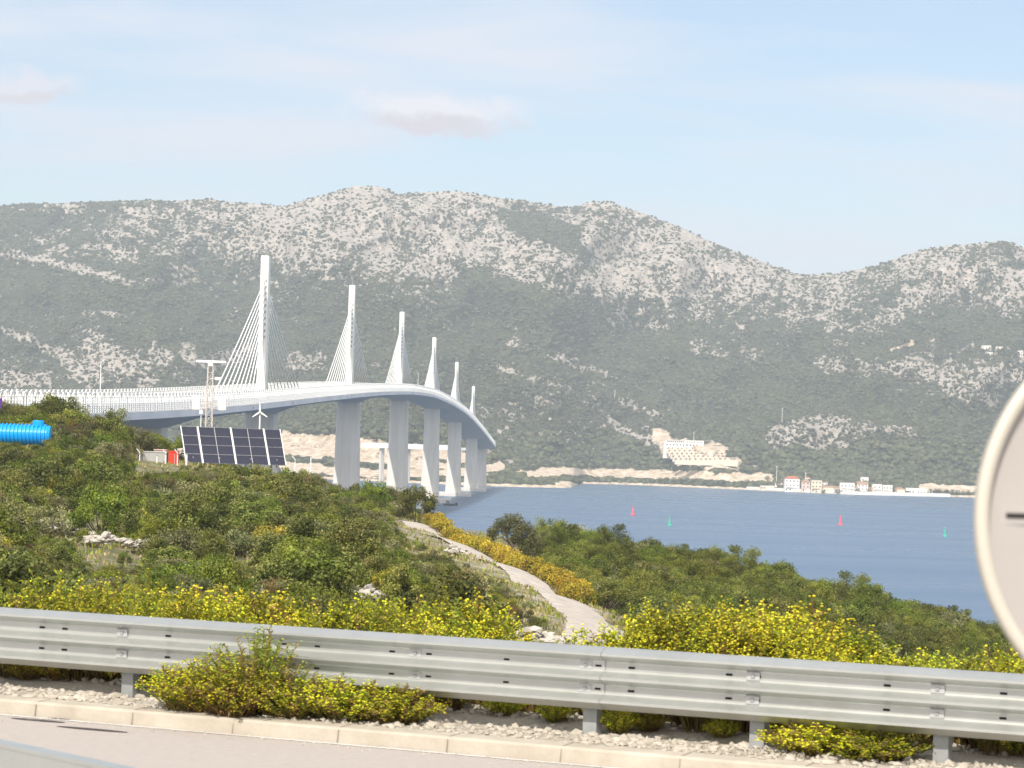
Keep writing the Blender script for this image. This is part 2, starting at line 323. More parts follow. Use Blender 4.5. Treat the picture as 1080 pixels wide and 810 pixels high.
for dens, wid, pts in ((.95, 5, [(-30, 262), (0, 267), (40, 272), (90, 285), (150, 303)]), (.75, 3, [(155, 298), (210, 297)]), (.9, 6, [(-20, 345), (30, 356), (62, 373), (110, 400)]), (.95, 17, [(100, 368), (125, 385)]),
                       (.9, 11, [(70, 380), (95, 400)]), (.9, 12, [(140, 385), (155, 400)]), (.85, 11, [(165, 374), (175, 378)]), (.85, 9, [(198, 372), (200, 380)]), (.8, 10, [(215, 385), (260, 370)]), (.85, 11, [(310, 382), (335, 378)]),
                       (.9, 9, [(0, 398), (50, 402)]), (.75, 5, [(90, 330), (140, 333)]), (.75, 3, [(515, 385), (560, 398), (600, 410)]), (.8, 5, [(655, 421), (695, 438)]), (.7, 4, [(540, 360), (640, 395)]),
                       (.95, 12, [(820, 460), (850, 452), (890, 450)]), (.7, 8, [(900, 456), (920, 452)]), (.8, 7, [(930, 452), (962, 456)]), (.75, 6, [(850, 470), (890, 466)]),
                       (.8, 9, [(868, 383), (930, 388), (975, 392)]), (.9, 12, [(960, 385), (1010, 398), (1075, 395)]), (.8, 9, [(1000, 412), (1050, 420)]), (.7, 8, [(735, 365), (760, 372)]), (.7, 8, [(785, 372), (800, 374)]),
                       (.85, 10, [(355, 205), (400, 215), (395, 235)]), (.85, 8, [(620, 214), (660, 216)]), (.8, 7, [(455, 203), (505, 206)]), (.85, 5, [(700, 470), (660, 455), (640, 440)])):
    rock = np.maximum(rock, dens * .84 * np.clip(1.6 - (segdist(IX, IY, pts) + wob * .6) / wid, 0, 1))
for dens, wid, pts in ((.05, 16, [(500, 300), (560, 320), (620, 335)]), (.06, 13, [(550, 235), (600, 250)]), (.08, 10, [(960, 345), (1080, 350)]), (.05, 14, [(0, 290), (80, 310), (200, 320)])):
    k = np.clip(1.5 - (segdist(IX, IY, pts) + wob * .6) / wid, 0, 1); rock = rock * (1 - k) + dens * k
# pale road cuttings and building clearings near the shore
cut = np.zeros_like(rock)
for dens, wid, pts in ((1, 4.5, [(568, 497), (640, 498.5), (720, 501), (800, 504), (815, 505)]), (1, 3.5, [(972, 513), (1040, 516)]), (1, 7, [(300, 463), (350, 466), (420, 474), (500, 484)]), (1, 6, [(300, 474), (390, 482), (470, 492)]), (1, 5, [(300, 492), (400, 500), (500, 497), (530, 492)]),
                       (1, 3, [(548, 498), (575, 502)]), (1, 9, [(702, 471), (714, 473), (760, 477)]), (1, 7, [(700, 462), (694, 457)]), (1, 7, [(716, 484), (755, 487), (775, 489)]), (1, 2, [(786, 491), (800, 493)]), (.8, 2, [(940, 369), (962, 362)]), (1, 3, [(586, 510), (608, 512)])):
    cut = np.maximum(cut, dens * np.clip(1.5 - (segdist(IX, IY, pts) + wob * .35) / wid, 0, 1))
beach = np.clip(1.6 - (GZ - 0) / 2.2, 0, 1); cut = np.maximum(cut, beach)
cut[IX < 290] *= .3
clump = fbm(IX * .35, IY * .42, 3, .6)
GZ += np.clip(clump * 9, -3, 6) * np.clip((GZ - 7) / 15, 0, 1) * np.clip(q * 25, 0, 1) * (1 - cut) * np.clip((1 - q) * 30, .3, 1)
# back slope behind the skyline
nb = 6
bk = np.linspace(1, 0, nb + 1)[None, 1:]
BX = XU[:, -1:] * (base[:, -1:] + (1 - bk) * 2400) / F; BY = base[:, -1:] + (1 - bk) * 2400; BZ = -1 + (GZ[:, -1:] + 1) * bk ** 1.2
AX, AY, AZ = np.hstack([GX, BX]), np.hstack([GY, BY]), np.hstack([GZ, BZ])
nC, nRw = AX.shape
idx = np.arange(nC * nRw).reshape(nC, nRw)
Q = np.stack([idx[:-1, :-1], idx[1:, :-1], idx[1:, 1:], idx[:-1, 1:]], -1).reshape(-1, 4)
pad = lambda a: np.hstack([a, np.repeat(a[:, -1:], nb, 1)]).ravel()
def hill_mat():
    m = bpy.data.materials.new('karst hillside'); m.use_nodes = True; t = m.node_tree; b = t.nodes['Principled BSDF']; LK = t.links.new
    g = nd(t, 'ShaderNodeNewGeometry'); mpp = nd(t, 'ShaderNodeMapping'); mpp.inputs['Scale'].default_value = (.85, .22, 1.25); mpp.inputs['Rotation'].default_value = (0, R(14), 0); LK(g.outputs['Position'], mpp.inputs[0])
    ar = nd(t, 'ShaderNodeAttribute', attribute_name='rock'); ac = nd(t, 'ShaderNodeAttribute', attribute_name='cut')
    n = nd(t, 'ShaderNodeTexNoise', i_Scale=.10, i_Detail=5.0, i_Roughness=.68); LK(mpp.outputs[0], n.inputs['Vector'])
    ma = nd(t, 'ShaderNodeMath', operation='MULTIPLY_ADD'); ma.inputs[1].default_value = .52; LK(ar.outputs['Fac'], ma.inputs[0]); LK(n.outputs['Fac'], ma.inputs[2])
    r = nd(t, 'ShaderNodeMapRange'); r.inputs[1].default_value = .745; r.inputs[2].default_value = .79; LK(ma.outputs[0], r.inputs[0])
    nv = nd(t, 'ShaderNodeTexNoise', i_Scale=.035, i_Detail=6.0, i_Roughness=.7); LK(mpp.outputs[0], nv.inputs['Vector'])
    vr = nd(t, 'ShaderNodeValToRGB'); e = vr.color_ramp.elements; e[0].position = .36; e[0].color = (.026, .033, .020, 1); e[1].position = .66; e[1].color = (.072, .074, .042, 1); LK(nv.outputs['Fac'], vr.inputs[0])
    nr = nd(t, 'ShaderNodeTexNoise', i_Scale=.12, i_Detail=4.0); LK(g.outputs['Position'], nr.inputs['Vector'])
    rr = nd(t, 'ShaderNodeValToRGB'); e = rr.color_ramp.elements; e[0].position = .35; e[0].color = (.28, .245, .215, 1); e[1].position = .62; e[1].color = (.43, .39, .35, 1); LK(nr.outputs['Fac'], rr.inputs[0])
    m1 = nd(t, 'ShaderNodeMixRGB'); LK(r.outputs[0], m1.inputs[0]); LK(vr.outputs[0], m1.inputs[1]); LK(rr.outputs[0], m1.inputs[2])
    nc = nd(t, 'ShaderNodeMath', operation='MULTIPLY_ADD'); nc.inputs[1].default_value = .6; LK(ac.outputs['Fac'], nc.inputs[0]); LK(n.outputs['Fac'], nc.inputs[2])
    rc = nd(t, 'ShaderNodeMapRange'); rc.inputs[1].default_value = .80; rc.inputs[2].default_value = .9; LK(nc.outputs[0], rc.inputs[0])
    cc = nd(t, 'ShaderNodeValToRGB'); e = cc.color_ramp.elements; e[0].position = .4; e[0].color = (.42, .33, .235, 1); e[1].position = .58; e[1].color = (.62, .53, .43, 1); LK(nr.outputs['Fac'], cc.inputs[0])
    m2 = nd(t, 'ShaderNodeMixRGB'); LK(rc.outputs[0], m2.inputs[0]); LK(m1.outputs[0], m2.inputs[1]); LK(cc.outputs[0], m2.inputs[2]); LK(m2.outputs[0], b.inputs['Base Color'])
    b.inputs['Roughness'].default_value = .95; b.inputs['Specular IOR Level'].default_value = .1
    bb = nd(t, 'ShaderNodeBump', i_Distance=7.0, i_Strength=.9); LK(n.outputs['Fac'], bb.inputs['Height']); LK(bb.outputs[0], b.inputs['Normal'])
    return m
hills = mesh_np('hills', np.stack([AX, AY, AZ], -1).reshape(-1, 3), Q, hill_mat(), attrs={'rock': pad(rock), 'cut': pad(cut)}, smooth=True); tag(hills, kind='structure')
def hill_pt(x, y):                                              # point on the hillside seen at x, y
    i = np.argmin((IX - x) ** 2 + (IY - y) ** 2); return GX.ravel()[i], GY.ravel()[i], GZ.ravel()[i]

# far-off maquis and pine wood as one mass on the slopes
rng = np.random.RandomState(3)
def ico(sub=1):
    t = (1 + 5 ** .5) / 2
    v = np.array([(-1, t, 0), (1, t, 0), (-1, -t, 0), (1, -t, 0), (0, -1, t), (0, 1, t), (0, -1, -t), (0, 1, -t), (t, 0, -1), (t, 0, 1), (-t, 0, -1), (-t, 0, 1)], float); v /= np.linalg.norm(v[0])
    f = np.array([(0, 11, 5), (0, 5, 1), (0, 1, 7), (0, 7, 10), (0, 10, 11), (1, 5, 9), (5, 11, 4), (11, 10, 2), (10, 7, 6), (7, 1, 8), (3, 9, 4), (3, 4, 2), (3, 2, 6), (3, 6, 8), (3, 8, 9), (4, 9, 5), (2, 4, 11), (6, 2, 10), (8, 6, 7), (9, 8, 1)])
    return v, f
iv, iF = ico()
msk = (rock < .42) & (cut < .25) & (GZ > 3) & (IX > -150) & (IX < 1200)
cand = np.flatnonzero(msk.ravel()); wts = np.clip(1.25 - rock.ravel()[cand] * 2.6, .05, 1); wts /= wts.sum()
pick = rng.choice(cand, 36000, p=wts)
c = np.stack([GX.ravel()[pick], GY.ravel()[pick], GZ.ravel()[pick]], -1) + rng.randn(len(pick), 3) * (3, 3, 0)
rad = rng.uniform(1.1, 3.2, len(pick)) * (1 + .5 * (GZ.ravel()[pick] < 60))
V = c[:, None, :] + iv[None] * rad[:, None, None] * np.array((1, 1, .8)) * rng.uniform(.7, 1.25, (len(pick), 12, 1))
Fs = iF[None] + (np.arange(len(pick)) * 12)[:, None, None]
cand2 = np.flatnonzero(((rock > .25) & (cut < .3) & (GZ > 20) & (IX > -150) & (IX < 1200)).ravel()); w2 = np.clip(1.2 - rock.ravel()[cand2], .12, 1) * np.clip((GZ.ravel()[cand2] - 20) / 60, .3, 1); w2 /= w2.sum(); pk2 = rng.choice(cand2, 46000, p=w2)
iv2, iF2 = iv, iF
c2 = np.stack([GX.ravel()[pk2], GY.ravel()[pk2], GZ.ravel()[pk2]], -1) + rng.randn(len(pk2), 3) * (2, 2, 0)
rd2 = rng.uniform(.8, 2.7, len(pk2)) ** 1.05 * (1 + .25 * (rng.rand(len(pk2)) < .15)); V2 = c2[:, None, :] + iv[None] * rd2[:, None, None] * np.array((1.1, 1, 1.0)) * rng.uniform(.7, 1.25, (len(pk2), 12, 1))
M['wood'] = leafmat('far wood', (.036, .046, .026), (.054, .064, .034), (.085, .09, .048), 0, .9)
o = mesh_np('hillside_woodland', V.reshape(-1, 3), Fs.reshape(-1, 3), M['wood'], attrs={'tint': np.repeat(rng.rand(len(pick)), 12)}, smooth=True)
tag(o, 'grey-green scrub and wood covering the lower slopes across the water', 'woodland', kind='stuff')

M['dots'] = leafmat('karst scrub', (.026, .032, .020), (.044, .050, .030), (.068, .07, .042), 0, .9)
o = mesh_np('rockface_scrub', V2.reshape(-1, 3), (iF[None] + (np.arange(len(pk2)) * 12)[:, None, None]).reshape(-1, 3), M['dots'], attrs={'tint': np.repeat(rng.rand(len(pk2)), 12)}, smooth=True)
tag(o, 'countless small dark shrubs dotted over the pale rocky upper slopes', 'scrub', kind='stuff')

# ------------------------------------------------------------------ near ground
RA, RB = P(0, 641.5, 24.3), P(1080, 709, 20.1)
RA = np.array((RA[0], RA[1])); RB = np.array((RB[0], RB[1])); RD = (RB - RA) / np.linalg.norm(RB - RA); RN = np.array((-RD[1], RD[0]))    # RN points away from the eye
if RN[1] < 0: RN = -RN
ZR = HC - 2.37
def rail_t(x):                                                   # distance along the rail of the point seen at picture column x near y=700
    xu, yu = unrot(x, 690); k = xu / F
    return (k * RA[1] - RA[0]) / (RD[0] - k * RD[1])
def rp(t, off=0, z=0): p = RA + RD * t + RN * off; return np.array((p[0], p[1], z))
ctl = []
def cp(x, y, d, dz=0): p = P(x, y, d); ctl.append((p[0], p[1], p[2] + dz))
for a in ((0, 640, 95, -.6), (-120, 640, 100, -.5), (0, 575, 140), (-120, 560, 150), (0, 505, 195, -1), (-120, 490, 200), (20, 472, 235, 0), (-100, 465, 240, 0), (60, 440, 275, -1.5), (-100, 425, 300, -2), (120, 458, 280, -2), (170, 493, 250, 0), (250, 493, 252, 0), (310, 503, 250, -1.0), (360, 528, 250, -1.8),
          (200, 570, 160, -.6), (150, 625, 100, -.6), (300, 610, 120, -.6), (300, 560, 175, -.8), (400, 630, 115, -.5), (400, 580, 170, -.5), (480, 640, 120, -.4),
          (430, 549, 250), (442, 554, 241), (455, 560, 232), (476, 570, 222), (500, 581, 212), (528, 594, 198), (555, 606, 185), (590, 628, 166), (616, 652, 150), (430, 560, 232, -.2), (470, 582, 205, -.3), (520, 610, 175, -.3), (560, 655, 125), (476, 554, 246, -.5), (540, 580, 235, -2.), (620, 600, 215, -2.2), (700, 640, 185, -2.2), (660, 660, 130, -.4),
          (640, 560, 240, -3.4), (700, 580, 235, -3.4), (760, 598, 225, -3.4), (850, 612, 215, -3.6), (920, 650, 205, -3.6), (980, 674, 195, -3.8), (1045, 698, 185, -4.0), (1200, 765, 175, -4.2),
          (800, 690, 110, -2.5), (900, 700, 115, -2.5), (1000, 722, 110, -2.6), (1200, 770, 110, -2.8), (700, 690, 105, -1.5)): cp(*a)
for t in (-14, -5, 4, 13, 24):
    ctl.append((*(RA + RD * t + RN * 3.0), ZR + .0)); ctl.append((*(RA + RD * t + RN * 14.0), ZR - 2.0)); ctl.append((*(RA + RD * t + RN * 1.2), ZR + .12))
for X, Y, Z in ((-60, 330, 24), (0, 330, 12), (60, 310, 5), (-90, 400, 24), (-30, 420, 6), (90, 230, 4), (-120, 250, 30), (-90, 120, 26), (70, 90, 21), (120, 150, 8), (-70, 460, 14), (-140, 450, 26)): ctl.append((X, Y, Z))
ctl = np.array(ctl)
def phi(r): return np.where(r > 0, r * r * np.log(r + 1e-9), 0)
cs = ctl[:, :2] / 100
A_ = phi(np.linalg.norm(cs[:, None] - cs[None], axis=-1)) + np.eye(len(cs)) * .002
B_ = np.hstack([np.ones((len(cs), 1)), cs]); Mx = np.block([[A_, B_], [B_.T, np.zeros((3, 3))]])
sol = np.linalg.solve(Mx, np.concatenate([ctl[:, 2], np.zeros(3)])); wv, av = sol[:-3], sol[-3:]
tr_pts = np.array([P(430, 549, 250)[:2], P(455, 560, 232)[:2], P(500, 581, 212)[:2], P(555, 606, 185)[:2], P(590, 628, 166)[:2], P(616, 652, 150)[:2], P(630, 680, 132)[:2], P(625, 720, 112)[:2]])
def track_d(X, Y): return segdist(np.asarray(X, float), np.asarray(Y, float), [tuple(p) for p in tr_pts])
def ground(X, Y):
    X, Y = np.atleast_1d(np.asarray(X, float)), np.atleast_1d(np.asarray(Y, float)); sh = X.shape; X = X.ravel(); Y = Y.ravel()
    o = np.zeros(len(X))
    for i in range(0, len(X), 20000):
        p = np.stack([X[i:i + 20000], Y[i:i + 20000]], -1) / 100
        o[i:i + 20000] = phi(np.linalg.norm(p[:, None] - cs[None], axis=-1)) @ wv + av[0] + p @ av[1:]
    per = (X - RA[0]) * RN[0] + (Y - RA[1]) * RN[1]
    o += fbm(X * .16, Y * .16, 4) * 1.2 * np.clip((per - 2) / 25, 0, 1) * np.clip(track_d(X, Y) / 9, .04, 1)
    # the land runs down to the water beyond the crest and sideways
    fall = np.clip((Y - 265 - np.clip(-X - 25, 0, 80) * 3.2) / 110, 0, 1); o = o * (1 - fall) + (-5) * fall
    fr = np.clip((X - .205 * Y - 25) / 60, 0, 1) * np.clip((Y - 60) / 60, 0, 1); o = o * (1 - fr) + (-5) * fr
    k = np.clip(per / 1.0, 0, 1); o = (ZR + .10) * (1 - k) + o * k
    return o.reshape(sh)
def gz(x, y): return float(ground([x], [y])[0])
ts_ = np.concatenate([np.arange(-60, -12, 2.), np.arange(-12, 22, .35), np.arange(22, 70, 2.)]); os_ = np.concatenate([np.arange(-.3, 3, .22), np.geomspace(3.1, 560, 210)])
Tg, Og = np.meshgrid(ts_, os_, indexing='ij')
spread = 1 + Og / 60                                             # the sheet fans out with distance
Tm = 5.0; Tg2 = Tm + (Tg - Tm) * spread
NX, NY = RA[0] + RD[0] * Tg2 + RN[0] * Og - 0.0, RA[1] + RD[1] * Tg2 + RN[1] * Og
NZ = ground(NX, NY)
NZ = np.where(track_d(NX, NY) < 1.6, NZ - .0, NZ)
nC, nRw = NX.shape; idx = np.arange(nC * nRw).reshape(nC, nRw); Q = np.stack([idx[:-1, :-1], idx[1:, :-1], idx[1:, 1:], idx[:-1, 1:]], -1).reshape(-1, 4)
def near_mat():
    m = bpy.data.materials.new('stony ground'); m.use_nodes = True; t = m.node_tree; b = t.nodes['Principled BSDF']; LK = t.links.new
    g = nd(t, 'ShaderNodeNewGeometry')
    n = nd(t, 'ShaderNodeTexNoise', i_Scale=.45, i_Detail=6.0, i_Roughness=.7); LK(g.outputs['Position'], n.inputs['Vector'])
    r = nd(t, 'ShaderNodeValToRGB'); e = r.color_ramp.elements; e[0].position = .38; e[0].color = (.075, .085, .03, 1); e[1].position = .74; e[1].color = (.40, .36, .30, 1); k = e.new(.54); k.color = (.16, .145, .07, 1)
    ag = nd(t, 'ShaderNodeAttribute', attribute_name='gravel'); mm = nd(t, 'ShaderNodeMath', operation='MULTIPLY_ADD'); mm.inputs[1].default_value = .4; LK(ag.outputs['Fac'], mm.inputs[0]); LK(n.outputs['Fac'], mm.inputs[2])
    LK(mm.outputs[0], r.inputs[0]); LK(r.outputs[0], b.inputs['Base Color']); b.inputs['Roughness'].default_value = .95
    n2 = nd(t, 'ShaderNodeTexNoise', i_Scale=6.0, i_Detail=6.0, i_Roughness=.7); LK(g.outputs['Position'], n2.inputs['Vector'])
    bb = nd(t, 'ShaderNodeBump', i_Distance=.08, i_Strength=1.0); LK(n2.outputs['Fac'], bb.inputs['Height']); LK(bb.outputs[0], b.inputs['Normal'])
    return m
grav = np.clip(1.4 - Og / 1.6, 0, 1) * .8 + np.clip(1.6 - track_d(NX, NY) / 1.5, 0, 1) * .45
o = mesh_np('ground', np.stack([NX, NY, NZ], -1).reshape(-1, 3), Q, near_mat(), attrs={'gravel': grav.ravel()}, smooth=True); tag(o, kind='structure')
# gravel track
rows = []
sp_ = np.vstack([np.linspace(a, b_, 14, endpoint=False) for a, b_ in zip(tr_pts[:-1], tr_pts[1:])])
for _ in range(6): sp_[1:-1] = (sp_[:-2] + sp_[1:-1] * 2 + sp_[2:]) / 4
for i, p in enumerate(sp_):
    d = sp_[min(i + 1, len(sp_) - 1)] - sp_[max(i - 1, 0)]; d /= np.linalg.norm(d); nrm = np.array((-d[1], d[0]))
    w = 1.5 + .05 * math.sin(i * .7) + .05 * math.sin(i * 2.1)
    for u in (-1, -.6, -.3, 0, .3, .6, 1): rows.append((p[0] + nrm[0] * u * w, p[1] + nrm[1] * u * w, 0.06 if abs(u) < 1 else .0))
rows = np.array(rows); rows[:, 2] += ground(rows[:, 0], rows[:, 1]) + .03
idx = np.arange(len(rows)).reshape(-1, 7); Q = np.stack([idx[:-1, :-1], idx[1:, :-1], idx[1:, 1:], idx[:-1, 1:]], -1).reshape(-1, 4)
o = mesh_np('path', rows, Q, M['track'], smooth=True); tag(o, kind='structure')

# ------------------------------------------------------------------ road, kerb, markings
KO = -.80                                                        # kerb face offset from the rail
mb = MB(); p = [rp(-60, KO, ZR), rp(80, KO, ZR), rp(80, -26, ZR), rp(-60, -26, ZR)]; mb.add(p, [(3, 2, 1, 0)]); o = mb.build('road', M['asphalt']); tag(o, kind='structure')
mb = MB(); ring = []
for t in np.arange(-60, 80.1, 1.0):
    wv_ = .006 * math.sin(t * 1.7); ring.append([rp(t, KO + wv_, ZR - .1), rp(t, KO + .02 + wv_, ZR + .105), rp(t, KO + .04 + wv_, ZR + .125), rp(t, KO + .24 + wv_, ZR + .135), rp(t, KO + .245, ZR - .1)])
mb.loft(ring); o = mb.build('kerb', M['kerb']); tag(o, kind='structure')
mb = MB()
for t in np.arange(-40, 60, 1.0): mb.add([rp(t, KO - .10, ZR + .004), rp(t + 1, KO - .10, ZR + .004), rp(t + 1, KO - .045, ZR + .004), rp(t, KO - .045, ZR + .004)], [(3, 2, 1, 0)])
o = mb.build('road_marking', M['paint']); tag(o, kind='structure')
mb = MB(); mb.add([rp(-60, KO + .235, ZR + .128), rp(80, KO + .235, ZR + .128), rp(80, .5, ZR + .135), rp(-60, .5, ZR + .135)], [(0, 1, 2, 3)])
o = mb.build('verge', M['gravel']); tag(o, kind='structure')
mb = MB()
for t in np.arange(-40, 60, 1.0):
    mb.add([rp(t, KO - .0015, ZR + .008), rp(t, KO + .0165, ZR + .108), rp(t + .010, KO + .0165, ZR + .108), rp(t + .010, KO - .0015, ZR + .008)], [(0, 1, 2, 3)]); mb.add([rp(t, KO + .045, ZR + .1285), rp(t, KO + .23, ZR + .1385), rp(t + .010, KO + .23, ZR + .1385), rp(t + .010, KO + .045, ZR + .1285)], [(0, 1, 2, 3)])
o = mb.build('kerb_joint', mat('kerb joint dirt', (.24, .205, .165), .95)); tag(o, kind='structure')
# gravel stones on the verge
n = 16000; tt = rng.uniform(-3, 14, n); oo = rng.uniform(KO + .22, 2.2, n) ; ssz = np.minimum(rng.gamma(1.5, .0085, n) + .005, .036)
pos = np.stack([RA[0] + RD[0] * tt + RN[0] * oo, RA[1] + RD[1] * tt + RN[1] * oo], -1)
zz = np.where(oo < .5, ZR + .13, ground(pos[:, 0], pos[:, 1])) + ssz * .25
ng_ = 900; tt[:ng_] = rng.uniform(-3, 14, ng_); oo[:ng_] = KO - .02 - rng.gamma(1.5, .09, ng_); ssz[:ng_] = rng.uniform(.003, .010, ng_); pos[:ng_] = np.stack([RA[0] + RD[0] * tt[:ng_] + RN[0] * oo[:ng_], RA[1] + RD[1] * tt[:ng_] + RN[1] * oo[:ng_]], -1); zz[:ng_] = ZR + ssz[:ng_] * .3
V = np.concatenate([pos, zz[:, None]], 1)[:, None, :] + iv[None] * ssz[:, None, None] * rng.uniform(.5, 1.45, (n, 12, 1)) * rng.uniform(.55, 1.6, (n, 1, 3)) * np.array((1, 1, .7))
o = mesh_np('gravel', V.reshape(-1, 3), (iF[None] + (np.arange(n) * 12)[:, None, None]).reshape(-1, 3), mat('limestone chips', (.47, .43, .37), .95, noise=(3, (.30, .27, .225), .2)))
tag(o, 'pale limestone chips strewn between kerb and guard rail', 'gravel', kind='stuff')

# ------------------------------------------------------------------ guard rail (three-wave beam)
ZT = HC - 1.51; HB = .506
prof = [(.004, .506), (-.030, .492), (-.105, .455), (-.105, .437), (-.010, .392), (-.002, .380), (-.002, .322), (-.012, .308), (-.105, .268), (-.105, .246), (-.012, .206), (-.002, .194), (-.002, .136), (-.012, .122), (-.105, .082), (-.105, .060), (-.030, .018), (.004, .000)]
def beam(mb, t0, t1, fn, prof=prof, lap=0):
    n = max(2, int(abs(t1 - t0) / .5) + 1); V = []; k = len(prof)
    for t in np.linspace(t0, t1, n):
        for (a, h) in prof: V.append(fn(t, a - lap, h))
        for (a, h) in prof: V.append(fn(t, a - lap + .006, h))
    Q = []
    for i in range(n - 1):
        b0, b1 = i * 2 * k, (i + 1) * 2 * k
        for j in range(k - 1):
            Q.append((b0 + j, b0 + j + 1, b1 + j + 1, b1 + j)); Q.append((b0 + k + j + 1, b0 + k + j, b1 + k + j, b1 + k + j + 1))
        Q.append((b0 + k, b0, b1, b1 + k)); Q.append((b0 + k - 1, b0 + 2 * k - 1, b1 + 2 * k - 1, b1 + k - 1))
    mb.add(V, Q)
gr = empty('guard_rail', rp(0, 0, ZR)); gr0 = gr.location.copy()
tag(gr, 'long galvanised three-wave guard rail crossing the whole picture behind the kerb', 'guard rail')
fn = lambda t, a, h: rp(t, a, ZT - HB + h) - np.array(gr0)
post_t = [rail_t(x) for x in (130, 285, 440, 620, 797, 992)]; dt = 1.72
post_t = [post_t[0] - 4 * dt, post_t[0] - 3 * dt, post_t[0] - 2 * dt, post_t[0] - dt] + post_t + [post_t[-1] + dt * k for k in (1, 2, 3, 4)]
splice = [post_t[0] - .5] + [rail_t(x) for x in (205, 620)] + [post_t[-1] + .8]
splice = [splice[1] - 4.3, splice[1], splice[2], splice[2] + 4.3]
ends = [splice[0] - 4.3] + splice + [splice[-1] + 4.3]
for i in range(len(ends) - 1):
    mb = MB(); beam(mb, ends[i] - .16, ends[i + 1] + .16, fn, lap=.0 if i % 2 else .007); mb.build('beam', M['zinc'], gr)
for t in post_t:
    mb = MB()
    c = rp(t, .13, 0) - np.array(gr0); z0, z1 = -.3, ZT - ZR - .05
    for (a0, a1, b0, b1) in ((-.06, .06, -.055, -.048), (-.06, -.053, -.048, .05), (.053, .06, -.048, .05)):
        cx, cy = (a0 + a1) / 2, (b0 + b1) / 2; cc = c + np.array((RD[0] * cx + RN[0] * cy, RD[1] * cx + RN[1] * cy, 0)); cc[2] = (z0 + z1) / 2
        mb.frame(cc, (RD[0], RD[1], 0), (RN[0], RN[1], 0), (0, 0, 1), (a1 - a0) / 2, (b1 - b0) / 2, (z1 - z0) / 2)
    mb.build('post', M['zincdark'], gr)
    for h in (.165, .351):                                      # spacer straps seen in the two grooves
        mb = MB(); cc = rp(t - .01, -.010, ZT - HB + h) - np.array(gr0)
        mb.frame(cc, (RD[0], RD[1], 0), (RN[0], RN[1], 0), (0, 0, 1), .055, .004, .030)
        mb.m = 1
        for dz in (.0345, -.0345): mb.frame(cc + (0, 0, dz), (RD[0], RD[1], 0), (RN[0], RN[1], 0), (0, 0, 1), .055, .003, .003)
        mb.frame(cc + np.array((-RN[0] * .008, -RN[1] * .008, 0)), (RD[0], RD[1], 0), (RN[0], RN[1], 0), (0, 0, 1), .014, .006, .012)
        mb.build('bracket', [M['zincmid'], M['zincdark']], gr)
for x in (44, 68, 177, 414, 453, 535, 632, 667, 770, 800, 937, 1060, 300, 335):
    t = rail_t(x)
    for h in (.165, .351):
        mb = MB(); cc = rp(t, -.0065, ZT - HB + h) - np.array(gr0); k = 8; r0, r1 = [], []
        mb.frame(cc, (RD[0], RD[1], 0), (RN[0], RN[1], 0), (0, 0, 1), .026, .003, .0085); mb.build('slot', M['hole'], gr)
# the rail on the near side of the road, its end showing low in the picture
gn = empty('guard_rail', (-2.2, 13.0, ZR)); tag(gn, 'pale blue-grey guard rail edge cutting the bottom left corner', 'guard rail')
a_ = np.array(P(0, 785, 13.35)[:2]); b_ = np.array(P(120, 810, 12.5)[:2]); nd_ = (b_ - a_) / np.linalg.norm(b_ - a_); nn_ = np.array((-nd_[1], nd_[0]))
if nn_[1] < 0: nn_ = -nn_
def fn2(t, a, h):
    p = a_ + nd_ * t - nn_ * (a) ; return np.array((p[0] + 2.2, p[1] - 13.0, HC - 1.51 - HB + h - ZR))
prof2 = [(0, .512), (.004, .37), (.0, .33), (.06, .29), (.06, .27), (.0, .22), (.0, .15), (.06, .10), (.06, .08), (0, 0)]
mb = MB(); beam(mb, -9, 9.5, fn2, prof=prof2); mb.build('beam', M['zinc'], gn)
mb = MB(); 
for t in np.arange(-9, 9.6, .5):
    pass
mb.frame(fn2(.25, -.05, .5), (nd_[0], nd_[1], 0), (nn_[0], nn_[1], 0), (0, 0, 1), 9.25, .06, .008); mb.build('cap_strip', M['zinc'], gn)
for t in (-8, -6, -4, -2, 0, 2, 4, 6, 8):
    mb = MB(); c = fn2(t, -.1, 0); mb.frame((c[0], c[1], .4), (nd_[0], nd_[1], 0), (nn_[0], nn_[1], 0), (0, 0, 1), .05, .04, .41); mb.build('post', M['zincdark'], gn)

# ------------------------------------------------------------------ round sign seen from behind
sg = empty('traffic_sign', (1.44, 5.5, ZR)); tag(sg, 'round grey metal sign seen from behind, cut by the right edge', 'sign')
cz = P(1252, 549, 5.5); rr_ = .442; seg = 96
mb = MB(); rings = []
yaw = R(4)
def sg_p(r, a, y): 
    x = r * math.cos(a); return np.array((cz[0] - 1.44 + x * math.cos(yaw) - y * math.sin(yaw), x * math.sin(yaw) + y * math.cos(yaw), cz[2] - ZR + r * math.sin(a)))
for r_, y_ in ((.0001, 0), (rr_ - .03, 0), (rr_ - .028, -.002)): rings.append([sg_p(r_, 2 * math.pi * i / seg, y_) for i in range(seg)])
mb.loft(rings, cap=False); mb.loft([[sg_p(r_, 2 * math.pi * i / seg, y_) for i in range(seg)] for r_, y_ in ((.0001, .004), (rr_, .004))], cap=False)
mb.build('plate', mat('grey sign back', (.37, .345, .335), .6, .1, noise=(3, (.33, .31, .30), .25)), sg)
mb = MB(); mb.loft([[sg_p(r_, 2 * math.pi * i / seg, y_) for i in range(seg)] for r_, y_ in ((rr_ - .030, -.001), (rr_ - .026, -.022), (rr_ - .004, -.024), (rr_, -.018), (rr_, .003))], cap=False)
mb.build('rim', mat('folded aluminium rim', (.50, .47, .41), .55, .2), sg, smooth=True)
mb = MB(); c0 = np.array((cz[0] - 1.44, 0, cz[2] - ZR))
for dz in (.0,):
    mb.frame(c0 + (0, -.015, .0), (1, 0, 0), (0, 1, 0), (0, 0, 1), .408, .012, .018)
